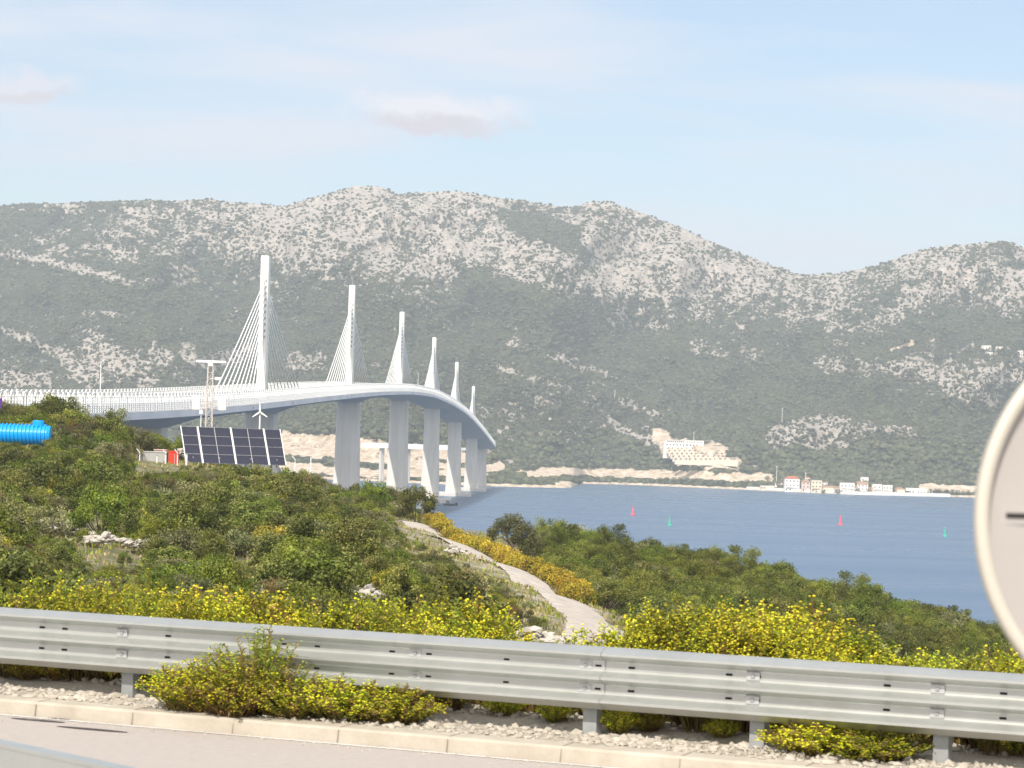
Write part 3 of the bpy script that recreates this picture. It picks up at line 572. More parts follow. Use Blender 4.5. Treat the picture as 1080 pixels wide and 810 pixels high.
mb.m = 1; mb.frame(c0 + (0, -.029, 0), (1, 0, 0), (0, 1, 0), (0, 0, 1), .375, .002, .0045); mb.build('bracket_rail', [mat('bracket aluminium', (.36, .34, .33), .6, .1), M['hole']], sg)
mb = MB(); mb.tube([(0 + cz[0] - 1.44, -.06, 0), (cz[0] - 1.44, -.06, cz[2] - ZR + .5)], .03, 16); mb.build('pole', M['zincdark'], sg, smooth=True)

# ------------------------------------------------------------------ the bridge
BA = R(1.66); B0 = np.array((-72.7, 783.5)); bd = np.array((math.sin(BA), math.cos(BA))); bn = np.array((bd[1], -bd[0]))    # bn = right-hand side
_zs = np.arange(-460, 1760, 5.0)
_zz = np.interp(_zs, [-460, -400, -300, -200, -100, 0, 114, 230, 331, 500, 651, 712, 900, 1060, 1194, 1400, 1579, 1760], [32.2, 33.4, 35.4, 37.9, 41.0, 44.4, 48.2, 51.9, 54.9, 59.2, 61.5, 61.9, 61.2, 59.0, 55.6, 48.6, 41.6, 34.5])
for _ in range(160): _zz[1:-1] = (_zz[:-2] + 2 * _zz[1:-1] + _zz[2:]) / 4
def bz(s): return float(np.interp(s, _zs, _zz))
br = empty('cable_stayed_bridge', (B0[0], B0[1], 0)); tag(br, 'long white cable-stayed bridge with six masts curving away over the strait', 'bridge')
def bp(s, off, z): return np.array((bd[0] * s + bn[0] * off, bd[1] * s + bn[1] * off, z))
S0, S1 = -400, 1668
sec = [(-11.25, 0), (11.25, 0), (11.35, -.1), (11.35, -1.35), (10.6, -1.5), (4.2, -4.3), (-4.2, -4.3), (-10.6, -1.5), (-11.35, -1.35), (-11.35, -.1)]
def dsec(s):
    q_ = min(abs(s - 285 * i) for i in (-1.13, -.715, 0, 1, 2, 3, 4, 5, 5.715)); dp = 2.9 + 1.5 * max(0, 1 - q_ / 42); return [(a, h if h > -4 else -dp) for a, h in sec]
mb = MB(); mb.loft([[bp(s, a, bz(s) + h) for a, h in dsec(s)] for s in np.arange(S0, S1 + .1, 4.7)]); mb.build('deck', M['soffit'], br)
for side in (-1, 1):
    mb = MB(); mb.loft([[bp(s, side * a, bz(s) + h) for a, h in ((11.36, .02), (11.36, -1.38), (11.44, -1.38), (11.44, .02))] for s in np.arange(S0, S1 + .1, 4.7)]); mb.build('fascia', M['deck'], br)
mb = MB(); ss = np.arange(S0, S1 - 4, 4.7)
for s in ss: mb.add([bp(s, -10.4, bz(s) + .012), bp(s, 10.4, bz(s) + .012), bp(s + 4.7, 10.4, bz(s + 4.7) + .012), bp(s + 4.7, -10.4, bz(s + 4.7) + .012)], [(0, 1, 2, 3)])
mb.build('roadway', M['asphalt_far'], br)
for side in (1, -1):
    mb = MB(); off = 11.1 * side; H = 3.5; step = 4.3
    s = S0
    while s < S1 - 5:
        e = s + step * .93; pts = [bp(s, off, bz(s)), bp(s, off, bz(s) + H - .8), bp(s + .25, off, bz(s) + H - .25), bp(s + .9, off, bz(s) + H), bp(e - .9, off, bz(e) + H), bp(e - .25, off, bz(e) + H - .25), bp(e, off, bz(e) + H - .8), bp(e, off, bz(e))]
        wd = .30 if s < 700 else .36
        for a, b in zip(pts[:-1], pts[1:]): mb.bar(a, b, wd * .5, .20 if s < 500 else .26, upv=(bn[0], bn[1], 0))
        for k in (.5,): m_ = s + (e - s) * k; mb.bar(bp(m_, off, bz(m_)), bp(m_, off, bz(m_) + H - .1), .10, .16, upv=(bn[0], bn[1], 0))
        s += step
    for s in np.arange(S0, S1 - 10, 8.6):
        for h, w_ in ((.12, .18), (.50, .14), (.88, .14), (1.26, .14), (1.66, .20), (2.2, .07), (2.8, .07)): mb.bar(bp(s, off, bz(s) + h), bp(s + 8.6, off, bz(s + 8.6) + h), .07, w_)
    mb.build('wind_barrier', M['barrier'], br)
def oct_ring(c, ax, ay, hx, hy, ch):
    pts = ((-hx + ch, -hy), (hx - ch, -hy), (hx, -hy + ch), (hx, hy - ch), (hx - ch, hy), (-hx + ch, hy), (-hx, hy - ch), (-hx, -hy + ch))
    return [c + ax * a + ay * b for a, b in pts]
ax3, ay3 = np.array((bn[0], bn[1], 0)), np.array((bd[0], bd[1], 0))
for i in list(range(6)) + [5.715, -.715, -1.13]:
    s = i * 285; zt = bz(s) - 4.2; mb = MB(); zb = -2 if i > -.5 else 6
    mb.loft([oct_ring(bp(s, 0, z), ax3, ay3, hx, hy, .55) for z, hx, hy in ((zb, 5.6, 4.0), (4, 5.5, 3.9), (zt * .5, 4.85, 3.4), (zt - 3, 4.5, 3.0), (zt, 4.5, 3.0))]); pr = mb.build('pier', M['concrete'], br)
    if i > -.5:
        mb = MB(); hx, hy = (13, 11) if i < 5.5 else (9, 8)
        mb.loft([oct_ring(bp(s, 0, z), ax3, ay3, hx - e_, hy - e_, 4.5) for z, e_ in ((-3, .3), (2.4, 0), (2.7, .3))]); mb.build('footing', M['concrete'], pr)
for i in range(6):
    s = i * 285; z0 = bz(s); H = 101 - 2.43 * (i - 2.5) ** 2 - z0; mb = MB()
    mb.loft([oct_ring(bp(s, 0, z0 + h), ax3, ay3, hx, hy, .25) for h, hx, hy in ((-1, 1.35, 2.9), (0, 1.35, 2.85), (14, 1.22, 2.6), (H - 7, 1.2, 2.4), (H, 1.2, 2.4))]); py_ = mb.build('mast', M['pylon'], br)
    mb = MB(); mb.tube([bp(s, 0, z0 + H), bp(s, 0, z0 + H + 2.4)], .12, 6); mb.build('aerial', M['zincdark'], py_)
    allc = MB()
    for side in (-1, 1):
        for k in range(10):
            ds_ = 16 + k * 9.9; h = 17.5 + k * 1.82
            a = bp(s + side * 2.5, 0, z0 + h); b = bp(s + side * ds_, 0, bz(s + side * ds_) + .5)
            sag = [a * (1 - u) + b * u - np.array((0, 0, .8 * 4 * u * (1 - u) * (k / 10.))) for u in (0, .25, .5, .75, 1)]
            if i < 5: mb = MB(); mb.tube(sag, .15 + .01 * i, 6); mb.build('stay_cable', M['cable'], py_, smooth=True)
            else: allc.tube(sag, .18, 6)
    if i == 5: o = allc.build('stay_cables', M['cable'], py_, smooth=True); tag(o, kind='stuff')
    for k in range(10):                                          # dark anchor recesses up the face of the mast
        h = 17.5 + k * 1.82; mb = MB(); mb.frame(bp(s, .55, z0 + h + .3), ax3, ay3, (0, 0, 1), .28, 2.62 if k > 4 else 2.66, .38); mb.build('anchor_box', M['zincdark'], py_)
for s, off in ((-205, -9.8), (-315, -9.8), (560, 9.6), (1400, 9.6)):
    mb = MB(); z0 = bz(s); mb.tube([bp(s, off, z0), bp(s, off, z0 + 9.5), bp(s, off * .93, z0 + 9.9)], [.11, .08, .07], 6); mb.build('lamp_post', M['white'], br)
for s in (-110, -20, 150, 440):
    mb = MB(); mb.frame(bp(s, 11.42, bz(s) - .75), ay3, ax3, (0, 0, 1), .9, .08, .3); mb.build('drain_box', M['zincdark'], br)

# the road goes on over a low viaduct on the far shore
va = empty('viaduct', (-90, 2650, 0)); tag(va, 'low white viaduct on the far shore behind the bridge piers', 'viaduct')
za = P(400, 469, 2690)[2]; zb_ = P(492, 471, 2640)[2]
pa, pb_ = np.array((P(385, 469, 2720)[0] + 90, 2720 - 2650)), np.array((P(488, 471, 2640)[0] + 90, 2640 - 2650)); vd = (pb_ - pa) / np.linalg.norm(pb_ - pa)
zav = (za + zb_) / 2
mb = MB(); mb.frame(((pa + pb_)[0] / 2, (pa + pb_)[1] / 2, zav - 2.2), (vd[0], vd[1], 0), (-vd[1], vd[0], 0), (0, 0, 1), np.linalg.norm(pb_ - pa) / 2, 5.5, 1.4); mb.build('deck', M['white'], va)
mb = MB(); mb.frame(((pa + pb_)[0] / 2 + vd[1] * 5.3, (pa + pb_)[1] / 2 - vd[0] * 5.3, zav + .2), (vd[0], vd[1], 0), (-vd[1], vd[0], 0), (0, 0, 1), np.linalg.norm(pb_ - pa) / 2, .15, 1.0); mb.build('parapet', M['white'], va)
for u in (.18, .45, .72, .95):
    p_ = pa + (pb_ - pa) * u; mb = MB(); mb.frame((p_[0], p_[1], zav / 2 - 3), (vd[0], vd[1], 0), (-vd[1], vd[0], 0), (0, 0, 1), 1.2, 2.5, zav / 2); mb.build('pier', M['concrete'], va)

# ------------------------------------------------------------------ air
HAZE = .000115
me_b = MB(); me_b.box(-6600, 6600, -450, 8200, -2.2, 560)
mh = bpy.data.materials.new('thin air'); mh.use_nodes = True; t = mh.node_tree; t.nodes.remove(t.nodes['Principled BSDF'])
pv = nd(t, 'ShaderNodeVolumePrincipled'); pv.inputs['Color'].default_value = (.80, .90, 1.0, 1); pv.inputs['Density'].default_value = HAZE; pv.inputs['Anisotropy'].default_value = .0
t.links.new(pv.outputs[0], t.nodes['Material Output'].inputs['Volume'])
o = me_b.build('haze', mh); tag(o, kind='stuff')

# ------------------------------------------------------------------ village and hotel on the far shore
M['wall_white'] = mat('white render', (.80, .78, .74), .85, noise=(.3, (.72, .69, .64), .25))
M['wall_cream'] = mat('cream render', (.68, .58, .45), .85, noise=(.3, (.60, .51, .40), .25))
M['wall_pink'] = mat('pinkish render', (.62, .46, .42), .85)
M['tile'] = mat('red roof tile', (.42, .13, .07), .85, noise=(.8, (.34, .11, .07), .2))
M['tilebr'] = mat('brown roof tile', (.30, .19, .13), .85)
M['flat'] = mat('flat roof', (.62, .60, .57), .85)
M['glass'] = mat('dark window', (.05, .065, .08), .15, spec=.6)
def house(x0, x1, yt, yb, wallm, roofm, label, cat='house', storeys=2, cols=3, roof='hip', dep=9, name='house', group=None):
    X, Y, Z = hill_pt((x0 + x1) / 2, yb - .5); Y = Y - 2; k = Y / F
    w, h = (x1 - x0) * k, (yb - yt) * k; zb = P((x0 + x1) / 2, yb, Y)[2]
    xc = P((x0 + x1) / 2, yb, Y)[0]
    e = empty(name, (xc, Y, zb)); tag(e, label, cat, group)
    rh = 0 if roof == 'flat' else min(h * .24, 3.0); bh = h - rh
    mb = MB(); mb.box(-w / 2, w / 2, 0, dep, -3, bh); mb.build('wall', wallm, e)
    mb = MB()
    if roof == 'hip':
        a = .5; mb.add([(-w / 2 - a, -a, bh), (w / 2 + a, -a, bh), (w / 2 + a, dep + a, bh), (-w / 2 - a, dep + a, bh), (-w / 2 + min(w * .3, dep * .45), dep / 2, bh + rh), (w / 2 - min(w * .3, dep * .45), dep / 2, bh + rh)],
                      [(0, 1, 5, 4), (2, 3, 4, 5), (3, 2, 1, 0)], [(1, 2, 5), (3, 0, 4)])
    elif roof == 'gable': a = .4; mb.add([(-w / 2 - a, -a, bh), (w / 2 + a, -a, bh), (w / 2 + a, dep + a, bh), (-w / 2 - a, dep + a, bh), (-w / 2 - a, dep / 2, bh + rh), (w / 2 + a, dep / 2, bh + rh)], [(0, 1, 5, 4), (2, 3, 4, 5), (3, 2, 1, 0)], [(1, 2, 5), (3, 0, 4)])
    else: mb.box(-w / 2 - .25, w / 2 + .25, -.25, dep + .25, bh, bh + .4)
    mb.build('roof', roofm, e)
    sh = bh / storeys
    for st in range(storeys):
        for c in range(cols):
            cx = -w / 2 + w * (c + .5) / cols; ww = min(1.5, w / cols * .5); zz = st * sh + sh * .3
            if st == 0 and c == cols // 2:
                mb = MB(); mb.box(cx - .7, cx + .7, -.06, .05, .0, 2.3); mb.build('door', M['tilebr'], e); continue
            mb = MB(); mb.box(cx - ww / 2, cx + ww / 2, -.05, .05, zz, zz + min(1.6, sh * .5)); mb.build('window', M['glass'], e)
    if storeys > 1:
        mb = MB(); mb.box(-w * .4, w * .4, -1.6, -.003, sh - .12, sh + .08); mb.box(-w * .4, w * .4, -1.6, -1.5, sh + .08, sh + 1.0); mb.build('balcony', wallm, e)
    return e
house(827.5, 843, 502, 518.6, M['wall_white'], M['tile'], 'tall white house with red hipped roof, largest of the seaside village', storeys=3, cols=4, dep=12)
house(845.5, 854, 505.5, 518.8, M['wall_pink'], M['tilebr'], 'narrow pinkish house just right of the tall red-roofed one', storeys=3, cols=2)
house(855.5, 866.5, 506.8, 519.4, M['wall_cream'], M['flat'], 'cream three-storey block by the sea wall with a flat roof', storeys=3, cols=3, roof='flat')
house(868, 881, 512.3, 519.6, M['wall_cream'], M['tilebr'], 'low cream house between the cream block and a broad white house', storeys=1, cols=4, roof='gable')
house(886, 901, 509.5, 520.3, M['wall_white'], M['flat'], 'broad white flat-roofed house with low dark trees at its foot', storeys=2, cols=4, roof='flat')
house(904, 915.5, 508, 520.8, M['wall_white'], M['tilebr'], 'white house with a stepped gabled roof, tallest right of the village middle', storeys=3, cols=3, roof='gable')
house(920, 930, 511, 521.3, M['wall_white'], M['flat'], 'white cube-like house joined to a wider white neighbour', storeys=2, cols=2, roof='flat')
house(930.8, 941, 512, 521.8, M['wall_white'], M['flat'], 'wider white house against the right side of the white cube-like one', storeys=2, cols=3, roof='flat', dep=11)
house(943.5, 954, 514, 522.2, M['wall_cream'], M['tilebr'], 'small cream house left of the long modern villa', storeys=1, cols=3, roof='hip')
house(955.5, 976, 515.2, 521.6, M['wall_white'], M['flat'], 'long low modern white villa with a dark window strip, last of the village', cat='villa', storeys=1, cols=7, roof='flat', name='villa')
house(802, 817, 512.6, 516.6, M['wall_cream'], M['flat'], 'low open beach pavilion left of the village by the water', cat='pavilion', storeys=1, cols=5, roof='flat', name='pavilion')
house(817.5, 825.5, 508.5, 513.4, M['wall_white'], M['tilebr'], 'little white house up behind the beach pavilion', storeys=1, cols=2, roof='gable')
house(1036, 1045, 364.5, 367.6, M['wall_white'], M['flat'], 'widest white house high on the right hillside', storeys=1, cols=3, roof='flat')
house(1051, 1057.5, 364.8, 368, M['wall_white'], M['tilebr'], 'small white house right of the widest one high on the hillside', storeys=1, cols=2, roof='gable')
house(1041, 1047, 371.5, 374.3, M['wall_white'], M['flat'], 'tiny white house just below the widest one on the hillside', storeys=1, cols=2, roof='flat')
house(1073.5, 1079, 370, 376, M['wall_white'], M['flat'], 'white block house high on the hillside at the right picture edge', storeys=2, cols=2, roof='flat')
for x0, x1, yt, yb, w_, r_, st, rf, lab in ((849, 854.5, 502.5, 508, 'wall_white', 'tile', 1, 'hip', 'little white house behind the pinkish one, with a red roof'), (880.5, 886.5, 513, 520, 'wall_pink', 'tilebr', 1, 'gable', 'small pinkish house left of the broad white flat-roofed house'), (899.5, 905, 512, 520.5, 'wall_white', 'tilebr', 2, 'hip', 'narrow white house squeezed beside the stepped gabled one'),
    (914.5, 920.5, 514, 521, 'wall_cream', 'tilebr', 1, 'gable', 'low cream house before the white cube-like house'), (908, 916, 503.5, 508.5, 'wall_white', 'flat', 1, 'flat', 'white house higher up behind the stepped gabled one'), (866, 873, 508, 512.4, 'wall_white', 'tilebr', 1, 'gable', 'small white house up behind the low cream one'), (976.5, 984, 516.5, 522.5, 'wall_white', 'flat', 1, 'flat', 'small white annex just right of the long modern villa')):
    house(x0, x1, yt, yb, M[w_], M[r_], lab, storeys=st, cols=2, roof=rf)
# hotel above its terraces
X, Y, Z = hill_pt(721, 471.5); Y -= 26; k = Y / F
ht = empty('hotel', P(721, 471.5, Y)); tag(ht, 'long white hotel on the cleared slope above stepped terraces', 'hotel')
wd_ = 42 * k; hh = 7.2 * k
mb = MB(); mb.box(-wd_ / 2, wd_ / 2, 0, 24, -14, hh * .55); mb.build('lower_wall', M['wall_white'], ht)
mb = MB(); mb.box(-wd_ / 2 + 2, wd_ / 2 - 19, 1.5, 12, hh * .55 + .003, hh * .93); mb.build('upper_wall', M['wall_white'], ht)
mb = MB(); mb.box(wd_ / 2 - 22, wd_ / 2, -.8, 12, hh * .55 + .003, hh); mb.build('end_block', M['wall_white'], ht)
mb = MB(); mb.box(-wd_ / 2 + 1.5, wd_ / 2 - 22.1, 1, 12.5, hh * .93 + .003, hh * .93 + .5); mb.build('roof', M['flat'], ht)
for c in range(9): mb = MB(); cx = -wd_ / 2 + 4 + c * 2.4; mb.box(cx, cx + 1.5, 1.42, 1.6, hh * .62, hh * .86); mb.build('window', M['glass'], ht)
for c in range(5): mb = MB(); cx = wd_ / 2 - 20 + c * 4; mb.box(cx, cx + 1.6, -.86, -.7, hh * .68, hh * .86); mb.build('window', M['glass'], ht)
for c in range(10): mb = MB(); cx = -wd_ / 2 + 3 + c * 4; mb.box(cx, cx + 2, -.06, .05, hh * .18, hh * .4); mb.build('window', M['glass'], ht)
# terrace walls below it
tcount = 0
for r_ in range(5):
    y_ = 474.2 + r_ * 2.9; x0_, x1_ = 703 + r_ * 2.2, 752 + r_ * 6.5
    X0_, Y0_, Z0_ = hill_pt((x0_ + x1_) / 2, y_); a3, b3 = P(x0_, y_ - .5, Y0_ - 12), P(x1_, y_ - .2, Y0_ - 12)
    mb = MB(); c3 = (a3 + b3) / 2; mb.box(-(b3[0] - a3[0]) / 2, (b3[0] - a3[0]) / 2, -.4, 10, -6, .9)
    o = mb.build('terrace_wall', mat('terrace stone %d' % r_, (.62, .55, .46), .9) if r_ == 0 else M['terr'], loc=c3)
    if r_ == 0: M['terr'] = o.data.materials[0]
    tag(o, ('topmost stone terrace wall directly under the white hotel', 'second stone terrace wall below the hotel', 'third stone terrace wall below the hotel', 'fourth stone terrace wall below the hotel', 'lowest and longest stone terrace wall below the hotel')[r_], 'wall', 'terrace walls below the hotel')
# sea wall and jetty of the village
def strip(name, pts, w, z0, z1, m, label, cat, kind=None):
    mb = MB(); rr = []
    for i, p in enumerate(pts):
        p = np.array(p[:2]); d = np.array(pts[min(i + 1, len(pts) - 1)][:2]) - np.array(pts[max(i - 1, 0)][:2]); d /= np.linalg.norm(d); n_ = np.array((-d[1], d[0]))
        rr.append([(*(p - n_ * w / 2), z0), (*(p + n_ * w / 2), z0), (*(p + n_ * w / 2), z1), (*(p - n_ * w / 2), z1)])
    mb.loft(rr); o = mb.build(name, m); tag(o, label, cat, kind=kind); return o
def shp(x, off=-4): d = float(np.interp(x, [a for a, b in shore], [b for a, b in shore])) + off; return P(x, 520, d)
strip('sea_wall', [shp(x, 2) for x in (790, 818, 850, 880, 900, 930, 960, 985, 1000)], 7, -2, 3.6, M['wall_white'], 'long white sea wall along the water below the village houses', 'sea wall')
# little trees along the far shore
def blobtree(label, group, h, loc, seed):
    r = np.random.RandomState(seed); e = empty('tree', loc); tag(e, label, 'tree', group)
    mb = MB(); mb.tube([(0, 0, -1), (0, 0, h * .5)], .22, 6); mb.build('trunk', M['bark'], e)
    n = 260; d = r.randn(n, 3); d /= np.linalg.norm(d, axis=1)[:, None]; c = d * (r.rand(n, 1) ** .4) * np.array((h * .48, h * .45, h * .40)) + (0, 0, h * .58)
    V, Fq = leafquads(c, d, .75 * h / 7, .65 * h / 7, r); mesh_np('crown', V, Fq, M['wood'], e, attrs={'tint': np.repeat(r.rand(n), 4)}); return e
def leafquads(c, nrm, l, w, r, mixr=.8, updir=None):
    n = len(c); nn = nrm + r.randn(n, 3) * mixr; nn /= np.linalg.norm(nn, axis=1)[:, None] + 1e-9
    t = r.randn(n, 3) if updir is None else updir + r.randn(n, 3) * .35
    t -= nn * (t * nn).sum(1)[:, None]; t /= np.linalg.norm(t, axis=1)[:, None] + 1e-9; b = np.cross(nn, t)
    l = (l * r.uniform(.6, 1.3, (n, 1))) / 2; w = (w * r.uniform(.6, 1.3, (n, 1))) / 2
    V = np.stack([c - t * l, c + b * w - t * l * .1, c + t * l, c - b * w + t * l * .1], 1).reshape(-1, 3)
    return V, np.arange(n * 4).reshape(n, 4)
tp = None
r5 = np.random.RandomState(5)
spots = [(x, float(np.interp(x, [690, 800, 990], [508.5, 513.2, 520.5]))) for x in (696, 703, 711, 719, 722, 729, 734, 741, 748, 756, 762, 769, 775, 782, 788, 795)] + [(x, 521) for x in (867, 882.5, 903, 917, 942)] + [(x, 521.5) for x in (980, 986, 991, 997, 1003, 1009, 1015, 1021, 1030)] + [(820, 513), (808, 508), (852, 506)]
for i, (x, y) in enumerate(spots):
    X, Y, Z = hill_pt(x, y); h = r5.uniform(5.5, 9); grp = 0 if x < 800 else (1 if x < 960 else 2)
    lab = ('dark round tree in the row between pale road cutting and shore', 'dark tree standing among the village houses', 'dark tree on the shore right of the last villa')[grp]; g_ = ('trees along the far shore below the cutting', 'trees between the village houses', 'trees on the shore past the villa')[grp]
    if tp is None: tp = blobtree(lab, g_, 7.0, (X, Y - 3, Z - 1), 9)
    else:
        c_ = copy_tree(tp); c_.location = (X, Y - 3, Z - 1); c_['label'] = lab; c_['group'] = g_; c_.scale = (h / 7,) * 3; c_.rotation_euler.z = r5.uniform(0, 6)
r6 = np.random.RandomState(6)
for r_ in range(5):
    y_ = 473.2 + r_ * 2.9
    for x in np.arange(704 + r_ * 2.2, 752 + r_ * 6.5, 5.2):
        x += r6.uniform(-1, 1); X0_, Y0_, Z0_ = hill_pt(728 + r_ * 4, y_ + 1); p3 = P(x, y_ + .4, Y0_ - 12.5); c_ = copy_tree(tp); c_.name = 'terrace_tree'; c_.location = p3; c_.scale = (.42, .42, .36)
        c_['label'] = 'small dark tree on the %s terrace below the white hotel' % ('topmost', 'second', 'third', 'fourth', 'lowest')[r_]; c_['group'] = 'trees on the %s hotel terrace' % ('topmost', 'second', 'third', 'fourth', 'lowest')[r_]
# poles seen against the hillside
for i, (x, yt, yb, lab) in enumerate(((818.5, 491, 510, 'thin white pole rising behind the beach pavilion'), (849.5, 498, 507, 'thin mast behind the pinkish village house'), (824, 431, 447, 'lone thin mast in the woods above the right outcrop'), (731, 456, 465, 'flagpole rising behind the white hotel'), (648, 412, 420, 'lone pale pole on the hillside in mid picture'))):
    X, Y, Z = hill_pt(x, yb); h = (yb - yt) * Y / F; e = empty('utility_pole', (X, Y - 5, Z)); tag(e, lab, 'pole')
    mb = MB(); mb.tube([(0, 0, -4), (0, 0, h)], [.35, .2], 6); mb.build('shaft', M['white'], e)
    mb = MB(); mb.box(-1.1, 1.1, -.12, .12, h - 1.2, h - .9); mb.build('crossarm', M['white'], e)
# channel buoys
def buoy(x, y, red, label):
    xu, yu = unrot(x, y); d = HC * F / yu; e = empty('channel_buoy', (xu * d / F, d, -.3)); tag(e, label, 'buoy')
    m = mat('buoy paint %s' % label[:5], (.62, .10, .14) if red else (.06, .38, .28), .5)
    if e.name == 'x': pass
    k = d / 1400
    mb = MB(); mb.loft([[(r_ * math.cos(a), r_ * math.sin(a), z) for a in np.linspace(0, 2 * math.pi, 16, endpoint=False)] for z, r_ in ((-.5, 1.3), (.5, 1.5), (1.3, 1.4), (1.5, .9))]); mb.build('float', m, e)
    mb = MB()
    for a in (0, 1, 2, 3): c, s_ = math.cos(a * math.pi / 2 + .4), math.sin(a * math.pi / 2 + .4); mb.bar((.85 * c, .85 * s_, 1.4), (.3 * c, .3 * s_, 5.2), .22)
    for z, r_ in ((2.6, .66), (3.9, .48)): mb.tube([(0, 0, z), (0, 0, z + .15)], r_, 8)
    if red: mb.loft([[(r_ * math.cos(a), r_ * math.sin(a), z) for a in np.linspace(0, 2 * math.pi, 10, endpoint=False)] for z, r_ in ((1.5, .8), (5.0, .34))])
    else: mb.loft([[(r_ * math.cos(a), r_ * math.sin(a), z) for a in np.linspace(0, 2 * math.pi, 10, endpoint=False)] for z, r_ in ((1.5, .55), (5.2, .5))])
    mb.build('tower', m, e)
    mb = MB(); mb.tube([(0, 0, 5.1), (0, 0, 5.9)], .3, 8); mb.build('lantern', m, e)
    mb = MB(); mb.tube([(0, 0, 5.9), (0, 0, 6.5)], [.35, .35 if red else .05], 8); mb.build('topmark', m, e)
    e.scale = (k * .8, k * .8, k * .85)
buoy(667.5, 543.6, True, 'coral red buoy afloat, nearer the bridge of the two red ones')
buoy(706, 554.5, False, 'squat green buoy afloat, left of the two green ones')
buoy(886.3, 553.8, True, 'bright red buoy afloat below the village houses')
buoy(996.5, 566, False, 'slim pale green buoy afloat beside the big round sign')
# work boat at the pier footing
e = empty('work_boat', P(475, 532.5, 1560) * (1, 1, 0)); tag(e, 'small dark work boat lying beside a bridge pier footing', 'boat')
mb = MB(); mb.loft([[(x, -w_, h_), (x, w_, h_), (x, w_ * .6, -.4), (x, -w_ * .6, -.4)] for x, w_, h_ in ((-4, 1.1, 1.1), (-2, 1.5, 1.0), (2, 1.4, 1.1), (4.2, .2, 1.6))]); mb.build('hull', mat('dark hull', (.03, .035, .05), .5), e)
mb = MB(); mb.box(-2.6, -.4, -.9, .9, 1.0, 2.9, tx=.85, ty=.85); mb.build('cabin', mat('boat cabin', (.12, .13, .16), .5), e)

# ------------------------------------------------------------------ solar array, turbine, mast, containers
c = P(249, 490, 262); zg = gz(c[0], c[1])
sa = empty('solar_array', (c[0], c[1], 0), R(25)); tag(sa, 'tilted bank of dark solar panels in six columns on the scrubby ridge', 'solar array')
zb0 = P(249, 489.5, 262)[2]; tl = R(60); pw, ph = 1.66, 1.0
M['cell'] = mat('dark blue solar cells', (.012, .014, .03), .3, noise=(.7, (.02, .022, .045), .3), spec=.5)
M['alu'] = mat('bright aluminium frame', (.62, .62, .62), .4, .5)
pe = None
for cI in range(6):
    for rI in range(4):
        x0_ = (cI - 3) * (pw + .05) + (.09 if cI % 2 else 0); z_ = rI * (ph + .012)
        mb = MB(); mb.frame((0, 0, 0), (1, 0, 0), (0, math.cos(tl), math.sin(tl)), (0, -math.sin(tl), math.cos(tl)), pw / 2 - .012, ph / 2 - .003, .02) if pe is None else None
        loc = (x0_ + pw / 2, math.cos(tl) * (z_ + ph / 2), zb0 + math.sin(tl) * (z_ + ph / 2))
        if pe is None:
            pe = mb.build('solar_panel', M['cell'], sa, loc=loc)
            mb = MB()
            for sx in (-1, 1): mb.frame((sx * (pw / 2 - .012), 0, 0), (1, 0, 0), (0, math.cos(tl), math.sin(tl)), (0, -math.sin(tl), math.cos(tl)), .016, ph / 2 - .003, .026)
            for sy in (-1, 1): mb.frame((0, sy * (ph / 2 - .012) * math.cos(tl), sy * (ph / 2 - .012) * math.sin(tl)), (1, 0, 0), (0, math.cos(tl), math.sin(tl)), (0, -math.sin(tl), math.cos(tl)), pw / 2 - .03, .0045, .024)
            fe = mb.build('frame', M['alu'], pe)
        else:
            p_ = pe.copy(); COL.objects.link(p_); p_.location = loc; p_.parent = sa; f_ = fe.copy(); COL.objects.link(f_); f_.parent = p_
for x_ in (-3.36, -.0, 3.42, -5.08, 5.15):
    mb = MB(); a_ = np.array((x_, 0, zb0)); b_ = a_ + (0, math.cos(tl) * 4.1, math.sin(tl) * 4.1); mb.bar(a_, b_, .13 if abs(x_) < 4 else .07, .06, upv=(0, -math.sin(tl), math.cos(tl))); mb.build('rail', M['white'], sa)
for x_ in (-4.3, -1.6, 1.6, 4.3):
    mb = MB(); mb.bar((x_, .3, zg - 1.5), (x_, .3, zb0 + .6), .1); mb.bar((x_, 1.75, zg - 1.5), (x_, 1.75, zb0 + 2.9), .1); mb.build('leg', M['zincdark'], sa)
# small wind turbine
c = P(272.5, 493, 268); e = empty('wind_turbine', (c[0], c[1], 0)); tag(e, 'small white three-bladed wind turbine rising behind the solar panels', 'wind turbine')
hub = P(272.3, 434.5, 268)[2]
mb = MB(); mb.tube([(0, 0, gz(c[0], c[1]) - 1), (0, 0, hub)], [.11, .07], 8); mb.build('pole', M['white'], e)
mb = MB(); mb.tube([(0, -.35, hub), (0, -.1, hub), (0, .5, hub)], [.07, .14, .08], 8); mb.build('nacelle', M['white'], e)
for a in (92, 215, 328):
    ca, sa_ = math.cos(R(a)), math.sin(R(a)); mb = MB(); ax = np.array((ca, 0, sa_)); ay = np.array((-sa_, 0, ca)); V = []
    for r_, w_ in ((.06, .09), (.25, .17), (.9, .07)): V += [ax * r_ + ay * w_ / 2 + (0, -.28, 0), ax * r_ - ay * w_ / 2 + (0, -.28, 0), ax * r_ - ay * w_ / 2 + (0, -.24, 0), ax * r_ + ay * w_ / 2 + (0, -.24, 0)]
    V = [v + np.array((0, 0, hub)) for v in V]; mb.loft([V[0:4], V[4:8], V[8:12]]); mb.build('blade', M['white'], e)
